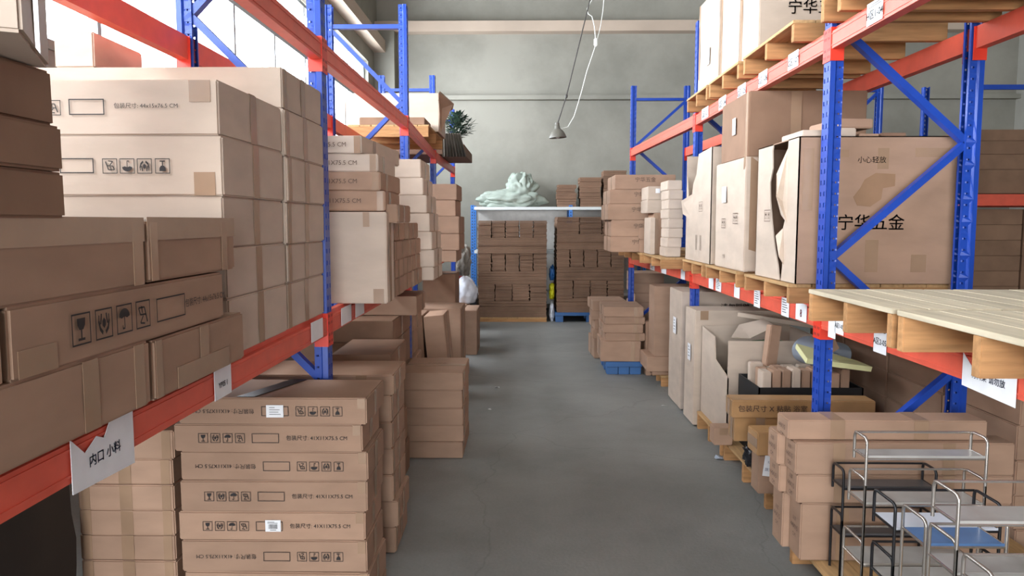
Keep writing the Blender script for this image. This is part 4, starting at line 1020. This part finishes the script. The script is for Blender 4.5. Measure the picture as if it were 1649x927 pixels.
# C2, C3
X2 = 1.29
ya, yb4 = 6.06, yX(1077, X2, 560)
carton('tall narrow pale carton with one white label, farther of the two on the floor', X2, 2.0, ya, yb4, .01, zY(1095, 470, ya), m='card_pale', group='tall cartons on the floor', stickers=[('-x', 0, .18, .12, .14, 'lines')], sag=.008, prints=[('-y', text2d('请勿踩踏', .06, .01), .08, .36, 'ink')])
ya3, yb5 = yX(1118, X2, 560), 5.90
carton('tall grey-white carton with a label, nearer of the two on the floor', X2, 2.0, ya3, yb5, .01, zY(1113, 500, ya3), m='card_pale', group='tall cartons on the floor', stickers=[('-x', 0, .1, .1, .13, 'lines')], sag=.008, tape=[('-y', 't', -.4, .06)])
# open carton with black bag
X2 = 1.34
ya5, yf5 = yX(1172, X2, 600), min(5.60, ya3 - .02)
zt5 = zY(1127, 524, yf5)
open_carton('open-topped pale carton torn down at one side, a black bag inside', X2, 2.0, ya5, yf5, .131, zt5, 'card_pale', cuts={'-x': [[(0, 0), (1, 0), (1, .62), (.55, .72), (.5, .96), (0, 1)]]}, t=.008)
bm = bmesh.new(); lump(bm, (0, 0, .24), (.22, .25, .24), .25, 2.6, 4, 5, floor_z=0, ridge=True)
tag(obj('plastic_bag', bm, 'bag_black', None, (X2 + .30, (ya5 + yf5) / 2, .14), smooth=55), 'glossy black plastic bag inside the open pale carton', 'bag')
bm = bmesh.new(); lump(bm, (0, 0, .05), (.18, .14, .07), .3, 2.6, 9, 4, ridge=True); 
gxg = xY(1240, 555, 5.0)
tag(obj('plastic_bag', bm, 'green', None, (X2 + .36, (ya5 + yf5) / 2 - .06, .62), smooth=55), 'green printed plastic bag on top of the black bag', 'bag')
bm = bmesh.new(); lump(bm, (0, 0, .03), (.07, .05, .04), .35, 2.6, 9, 3, ridge=True)
tag(obj('plastic_bag', bm, 'yellow', None, (X2 + .16, (ya5 + yf5) / 2 - .2, .60), smooth=55), 'small yellow wrapper beside the green printed bag', 'bag')
bm = bmesh.new(); zf5 = .70
sheet(bm, [Vector(p) for p in ((-.17, -.1, .0), (-.05, -.14, .0), (.15, -.04, .07), (.12, .12, .10), (-.06, .1, .06))], .006)
tag(obj('loose_flap', bm, 'card_pale', None, (X2 + .26, (ya5 + yf5) / 2, .76)), 'loose piece of pale cardboard lying over the black and green bags', 'cardboard')
bm = bmesh.new(); box(bm, -.28, .28, -.03, .03, 0, .03, bev=.003)
o = obj('cardboard_strip', bm, 'card_pale', None, (1.83, 5.35, .83)); o.rotation_euler = (0, .12, -.35); tag(o, 'long thin cardboard strip sloping across the open carton under the beam', 'cardboard')
# black lined carton with small long boxes
X2 = 1.40
yk, ykf = yX(1222, X2, 625), ya5 - .03
zk_ = zY(1222, 624, yk); xk = xY(1390, 640, yk)
open_carton('wide low carton covered in black film, full of little long boxes', X2, xk, yk, ykf - .01, .131, zk_, 'black', t=.008, inner='card_in')
random.seed(5)
bxn = 0
GB = 'little long boxes in the black carton'
posn = ['the corner', 'the second place', 'the third place', 'the fourth place', 'the middle', 'the sixth place', 'the seventh place', 'the eighth place', 'the last place']
for k in range(9):
    xx = X2 + .03 + k * .058; hgt = .36 + random.uniform(0, .05)
    carton(f'little long box in {posn[k]} along the near wall of the black carton', xx, xx + .05, yk + .02, yk + .02 + .11, .1405, .139 + hgt + .13, group=GB, rot=0, tilt=(0, random.uniform(-.02, .05), 0) if False else None, m='card' if k % 3 else 'card_pale')
for k in range(6):
    xx = X2 + .05 + k * .085
    carton(f'little long box in {posn[k]} of the second row inside the black carton', xx, xx + .06, yk + .16, yk + .24, .1405, .139 + .50 + random.uniform(-.02, .03), group=GB)
for k in range(5):
    xx = X2 + .03 + k * .1
    carton(f'little long box in {posn[k]} of the back row inside the black carton', xx, xx + .08, yk + .27, yk + .33, .1405, .139 + .52 + random.uniform(-.02, .03), group=GB, m='card_pale')
st = carton('long slim box leaning upright, highest thing in the black carton', X2 + .03, X2 + .11, ykf - .12, ykf - .065, .2, .90, group=GB); st.rotation_euler = (0, .12, .3); st.location.x += .05
# rolled sheet and foam
bm = bmesh.new(); n = 26; pts = []
for k in range(n):
    a = -.6 + k * 4.9 / (n - 1); r = .095 + .004 * k * .3; pts.append((math.cos(a) * r, math.sin(a) * r * .75 + .08))
for y0_, y1_ in ((-.14, .14),):
    rows_ = [[bm.verts.new((x, y, z)) for x, z in pts] for y in (y0_, y1_)]
    for i in range(n - 1): bm.faces.new((rows_[0][i], rows_[0][i + 1], rows_[1][i + 1], rows_[1][i]))
bmesh.ops.solidify(bm, geom=list(bm.faces), thickness=.003)
o = obj('rolled_sheet', bm, 'sheet', None, (xk - .15, yk + .25, .66), .3, smooth=60); tag(o, 'curled translucent white plastic sheet at the post end of the black carton', 'plastic sheet')
bm = bmesh.new(); sheet(bm, [Vector(p) for p in ((-.2, -.06, .04), (.16, -.1, 0), (.16, .1, 0), (-.2, .12, .10))], .03)
tag(obj('foam_sheet', bm, 'foam', None, (xk - .16, yk + .0, .715)), 'pale yellow foam slab resting on the rim of the black carton', 'foam')
o = carton('small taped box tipped on the pale yellow foam', xk - .24, xk - .16, yk - .03, yk + .05, .79, .86); o.rotation_euler = (0, -.5, .2)
# yellow taped boxes in front of the black carton
GY = 'brown boxes covered in yellow tape'
def yy_(px, py=660, X=1.3): return yX(px, X, py)
Yw = 3.62
xw0 = 1.25
carton('small box with a shiny end sticking out over the pallet edge', 1.215, 1.333, 4.66, 4.78, .1325, .245, group=GY, m='card', tape=[('-y', 't', 0, .05)])
y9 = 4.10
bm = bmesh.new(); lump(bm, (0, 0, .09), (.11, .09, .09), .3, 2.6, 12, 4, floor_z=0, ridge=True)
tag(obj('plastic_bag', bm, 'bag_black', None, (1.36, 4.16, .1325), smooth=55), 'black plastic film bunched beneath the yellow taped boxes', 'bag')
zg0, zg1 = zY(1225, 711, y9), zY(1225, 672, y9)
carton('box with a gleaming taped end, under the long lettered one', xY(1184, 690, y9), 1.66, y9, y9 + .14, zg0, zg1, group=GY, m='card_yellow', rot=-.03, tape=[('-x', 'v', 0, .05), ('-y', 'v', -.2, .05)])
carton('plain brown box on the pallet supporting the gleaming taped one', 1.50, 1.72, y9 + .01, y9 + .13, .1325, zg0 - .001, group=GY, m='card_dark')
carton('long yellow taped box with dark lettering on top of the pile', xY(1178, 655, y9), 1.95, y9 - .02, y9 + .12, zg1 + .001, zY(1178, 643, y9), group=GY, m='card_yellow', rot=-.02, prints=[('-y', text2d('包装尺寸 X 粘贴 浴室', .04, .01), -.17, 0, 'ink_faded')], tape=[('-x', 'v', 0, .05)])
ys9 = 3.80
zs0, zs1_ = zY(1230, 733, ys9), zY(1230, 696, ys9)
carton('short yellow taped box jutting out above the white handwritten note', xY(1218, 710, ys9), 1.62, ys9, ys9 + .15, zs0, zs1_, group=GY, m='card_yellow', rot=.04, tape=[('-x', 'h', 0, .05)])
xu0 = xY(1222, 760, ys9)
carton('upright brown box beneath the short yellow taped one, bearing the note', xu0, 1.58, ys9 + .01, ys9 + .13, .1325, zs0 - .001, group=GY, m='card', tape=[('-y', 'v', .2, .04)])
bm = bmesh.new(); FX = (Vector((1, 0, 0)), Vector((0, 0, 1)), Vector((0, -1, 0)))
lay(bm, [rect(-.038, -.055, .038, .055)], Vector((0, 0, 0)), *FX, 0); lay(bm, text2d('放牙杯', .02), Vector((0, 0, -.02)), *FX, .001, 1); lay(bm, text2d('52X62', .015), Vector((0, 0, .02)), *FX, .001, 1)
o = obj('paper_note', bm, ['paper', 'ink_blue'], None, (xY(1242, 750, ys9), ys9 + .004, zY(1242, 751, ys9))); o.rotation_euler = (0, .12, 0); tag(o, 'white handwritten paper note stuck beneath the short yellow taped box', 'note')
# stack of long cartons
GL = 'long cartons beside the wire shelves'
Yl = 3.04
for r, (pyb, pyt) in enumerate(((862, 811), (810, 765), (764, 713))):
    z0_ = zY(1450, pyb, Yl) if r else .131; z1_ = zY(1450, pyt, Yl)
    for c in range(2):
        xo = xY((1292, 1284, 1280)[r], 760, Yl) - c * .03
        ya6 = Yl + c * .13
        nm_ = ('bottom', 'middle', 'upper')[r]
        carton(f'long tan carton in the {nm_} row, {("front", "back")[c]} one, behind the wire shelves', xo, xY(1632, 780, Yl) - c * .05, ya6, ya6 + .127, (zY(1450, (862, 811, 765)[r], Yl) if r else .131) + .0005, z1_ - .0005, group=GL, tape=[('-y', 'v', -.3, .05), ('-y', 'v', .2, .05)],
               prints=[('-x', text2d('44X15', .03) + shift(text2d('CM', .025), 0, -.035) + shift(text2d('浴室', .02), 0, .035), 0, 0, 'ink_faded')])
ztop = zY(1450, 713, Yl)
carton('long tan carton lying alone on top of the long carton rows', xY(1275, 690, Yl), xY(1600, 690, Yl), Yl + .04, Yl + .18, ztop + .0005, zY(1450, 677, Yl + .04), group=GL, tape=[('-y', 'v', -.25, .06), ('-y', 'v', .17, .06), ('+z', 'v', -.25, .06), ('+z', 'v', .17, .06)],
       prints=[('-x', text2d('44X15', .03) + shift(text2d('CM', .025), 0, -.035), 0, 0, 'ink_faded')])

# wire shelves (bathroom racks) on the pallet
def wire_shelf(label, x0, x1, yfr, tiers, top, wire, tray, z0=.131, r=.0055, depths=None):
    """x0..x1 wide, front at yfr; tiers: (tray height, rail height, depth, tray material)"""
    e = empty('wire_shelf', (x0, yfr, z0)); tag(e, label, 'wire shelf', 'wire shelves on the pallet'); W = x1 - x0
    for ti, (tz, rz_, d, tm) in enumerate(tiers):
        tz -= z0; rz_ -= z0
        for x in (0, W):
            bm = bmesh.new(); low = 0
            tube(bm, fillet([(x, 0, low), (x, 0, rz_), (x, d, rz_), (x, d, 0 if ti == len(tiers) - 1 else tz - .03)], .022, 4), r, 7)
            tube(bm, [(x, 0, tz), (x, d, tz)], r * .8, 6)
            obj('side_loop', bm, wire, e, smooth=60)
        for ra, rb in (((0, d, rz_ - .004), (W, d, rz_ - .004)), ((0, 0, tz - .004), (W, 0, tz - .004)), ((0, d, tz - .004), (W, d, tz - .004))):
            bm = bmesh.new(); tube(bm, [ra, rb], r * .8, 6); obj('rail', bm, wire, e, smooth=60)
        bm = bmesh.new(); box(bm, .004, W - .004, .003, d - .003, tz, tz + .003); box(bm, .004, W - .004, .0, .003, tz - .006, tz + .008)
        obj('tray', bm, tm, e)
    return e
def U(pxl, pxr, pyt, Y):
    return xY(pxl, pyt, Y), xY(pxr, pyt, Y)
def tz(py, Y): return zY(1450, py, Y)
Ym = 2.66
a, b = U(1396, 1590, 720, Ym)
wire_shelf('tallest chrome wire shelf with three trays, in front of the long cartons', a, b, Ym, [(tz(737, Ym), tz(706, Ym), .10, 'tray'), (tz(812, Ym), tz(772, Ym), .13, 'tray'), (tz(910, Ym), tz(874, Ym), .16, 'tray')], 0, 'chrome', 'tray')
Ym = 2.90
a, b = U(1359, 1508, 760, Ym)
wire_shelf('black wire shelf with a smoked tray behind the tallest chrome one', a - .0, b, Ym, [(tz(786, Ym), tz(757, Ym), .10, 'tray_dark'), (tz(862, Ym), tz(830, Ym), .10, 'tray_dark')], 0, 'blackwire', 'tray_dark')
Ym = 2.46
a, b = U(1442, 1612, 820, Ym)
wire_shelf('black wire shelf holding a bright white sheet', a, b, Ym, [(tz(853, Ym), tz(812, Ym), .15, 'tray_white'), (tz(945, Ym), tz(900, Ym), .15, 'tray')], 0, 'blackwire', 'tray_white')
Ym = 2.28
a, b = U(1491, 1622, 850, Ym)
wire_shelf('chrome wire shelf with a blue filmed tray', a, b, Ym, [(tz(878, Ym), tz(838, Ym), .14, 'tray_blue')], 0, 'chrome', 'tray_blue')
Ym = 2.08
a, b = U(1543, 1790, 830, Ym)
wire_shelf('chrome wire shelf with two wide dusty trays nearest the frame corner', a, b, Ym, [(tz(842, Ym), tz(797, Ym), .13, 'tray'), (tz(925, Ym), tz(872, Ym), .14, 'tray')], 0, 'chrome', 'tray')
Ym = 1.86
a, b = U(1600, 1800, 930, Ym)
wire_shelf('chrome wire loop just entering the bottom edge of the view', a, b, Ym, [(tz(960, Ym), tz(925, Ym), .13, 'tray')], 0, 'chrome', 'tray')

# ================================================================== HANGING LAMP AND CORDS
Yp = 8.6
lx, lz = atY(898, 214, Yp)
lamp = empty('pendant_lamp', (lx, Yp, lz)); tag(lamp, 'small grey enamel pendant lamp, unlit, hanging over the aisle on a dark cable', 'lamp')
bm = bmesh.new(); lathe(bm, [(.022, .115), (.026, .10), (.022, .085), (.03, .075), (.03, .05), (.045, .035), (.07, .015), (.098, -.045), (.1, -.055), (.094, -.05), (.065, .008), (.03, .03)], 24)
o = obj('lamp_shade', bm, 'enamel', lamp, smooth=50); o.rotation_euler = (0, -.06, 0)
bm = bmesh.new(); lathe(bm, [(.001, -.062), (.02, -.055), (.028, -.035), (.022, -.01), (.012, .02)], 16); obj('bulb', bm, 'bulb', lamp, smooth=60)
bm = bmesh.new()
tx, tz_ = atY(950, 0, Yp); sx_, sz_ = tx + (tx - xY(912, 155, Yp)) * (ROOM_T - tz_) / (tz_ - zY(912, 155, Yp)), ROOM_T
mx_, mz_ = atY(912, 155, Yp)
tube(bm, [(0, 0, .11), (mx_ - lx, 0, mz_ - lz), (tx - lx, 0, tz_ - lz), (sx_ - lx, 0, sz_ - lz)], .0075, 6)
lump(bm, (mx_ - lx, 0, mz_ - lz), (.016, .016, .026), .2, sub=2)
obj('cable', bm, 'cable', lamp)
cp = [(905, 206), (915, 203), (925, 186), (936, 150), (946, 112), (957, 80), (960, 70)]
bm = bmesh.new(); tube(bm, [(atY(a, b, Yp)[0], 0, atY(a, b, Yp)[1]) for a, b in cp], .0055, 6)
c2 = [(960, 62), (958, 40), (954, 24), (948, 20), (946, 12), (950, 4), (956, -6), (962, -80), (968, -150)]
tube(bm, [(atY(a, b, Yp)[0], 0, min(ROOM_T, atY(a, b, Yp)[1])) for a, b in c2], .0055, 6)
c3 = [(963, 60), (968, 40), (972, 15), (974, -10), (980, -90), (984, -150)]
tube(bm, [(atY(a, b, Yp)[0], .01, min(ROOM_T, atY(a, b, Yp)[1])) for a, b in c3], .0045, 6)
co = obj('pull_cord', bm, 'cord', None, (0, Yp + .06, 0)); tag(co, 'white electric cord looping down beside the lamp cable, with an inline switch', 'cord')
bm = bmesh.new(); cx_, cz_ = atY(960, 66, Yp); box(bm, cx_ - .022, cx_ + .022, -.014, .014, cz_ - .045, cz_ + .045, bev=.01); o = obj('inline_switch', bm, 'cord', co)

# ================================================================== LITTER ON THE FLOOR
def scrap(label, px, py, s, m, seed):
    x, y = atZ(px, py, 0.0); bm = bmesh.new(); rnd = random.Random(seed); n = 7
    vs = [bm.verts.new((math.cos(2 * math.pi * k / n) * s * rnd.uniform(.5, 1), math.sin(2 * math.pi * k / n) * s * rnd.uniform(.5, 1), rnd.uniform(.001, s * .5))) for k in range(n)]
    c = bm.verts.new((0, 0, s * .25))
    for k in range(n): bm.faces.new((vs[k], vs[(k + 1) % n], c))
    bmesh.ops.solidify(bm, geom=list(bm.faces), thickness=.0015)
    mz = min(v.co.z for v in bm.verts)
    for v in bm.verts: v.co.z -= mz
    tag(obj('paper_scrap', bm, m, None, (x, y, 0.0)), label, 'litter', 'litter on the floor')
scrap('crumpled white scrap in the middle of the aisle', 801, 624, .035, 'paper', 1)
scrap('tiny white scrap nearer than the crumpled one, by the low stack', 788, 659, .02, 'paper', 2)
scrap('white scrap on the floor near the tall pale cartons', 1070, 654, .035, 'paper', 3)
scrap('clear plastic scrap beside the wooden pallet feet', 1158, 738, .05, 'sheet', 4)
scrap('torn brown cardboard scrap on the floor before the wire shelves', 1305, 897, .06, 'card', 6)
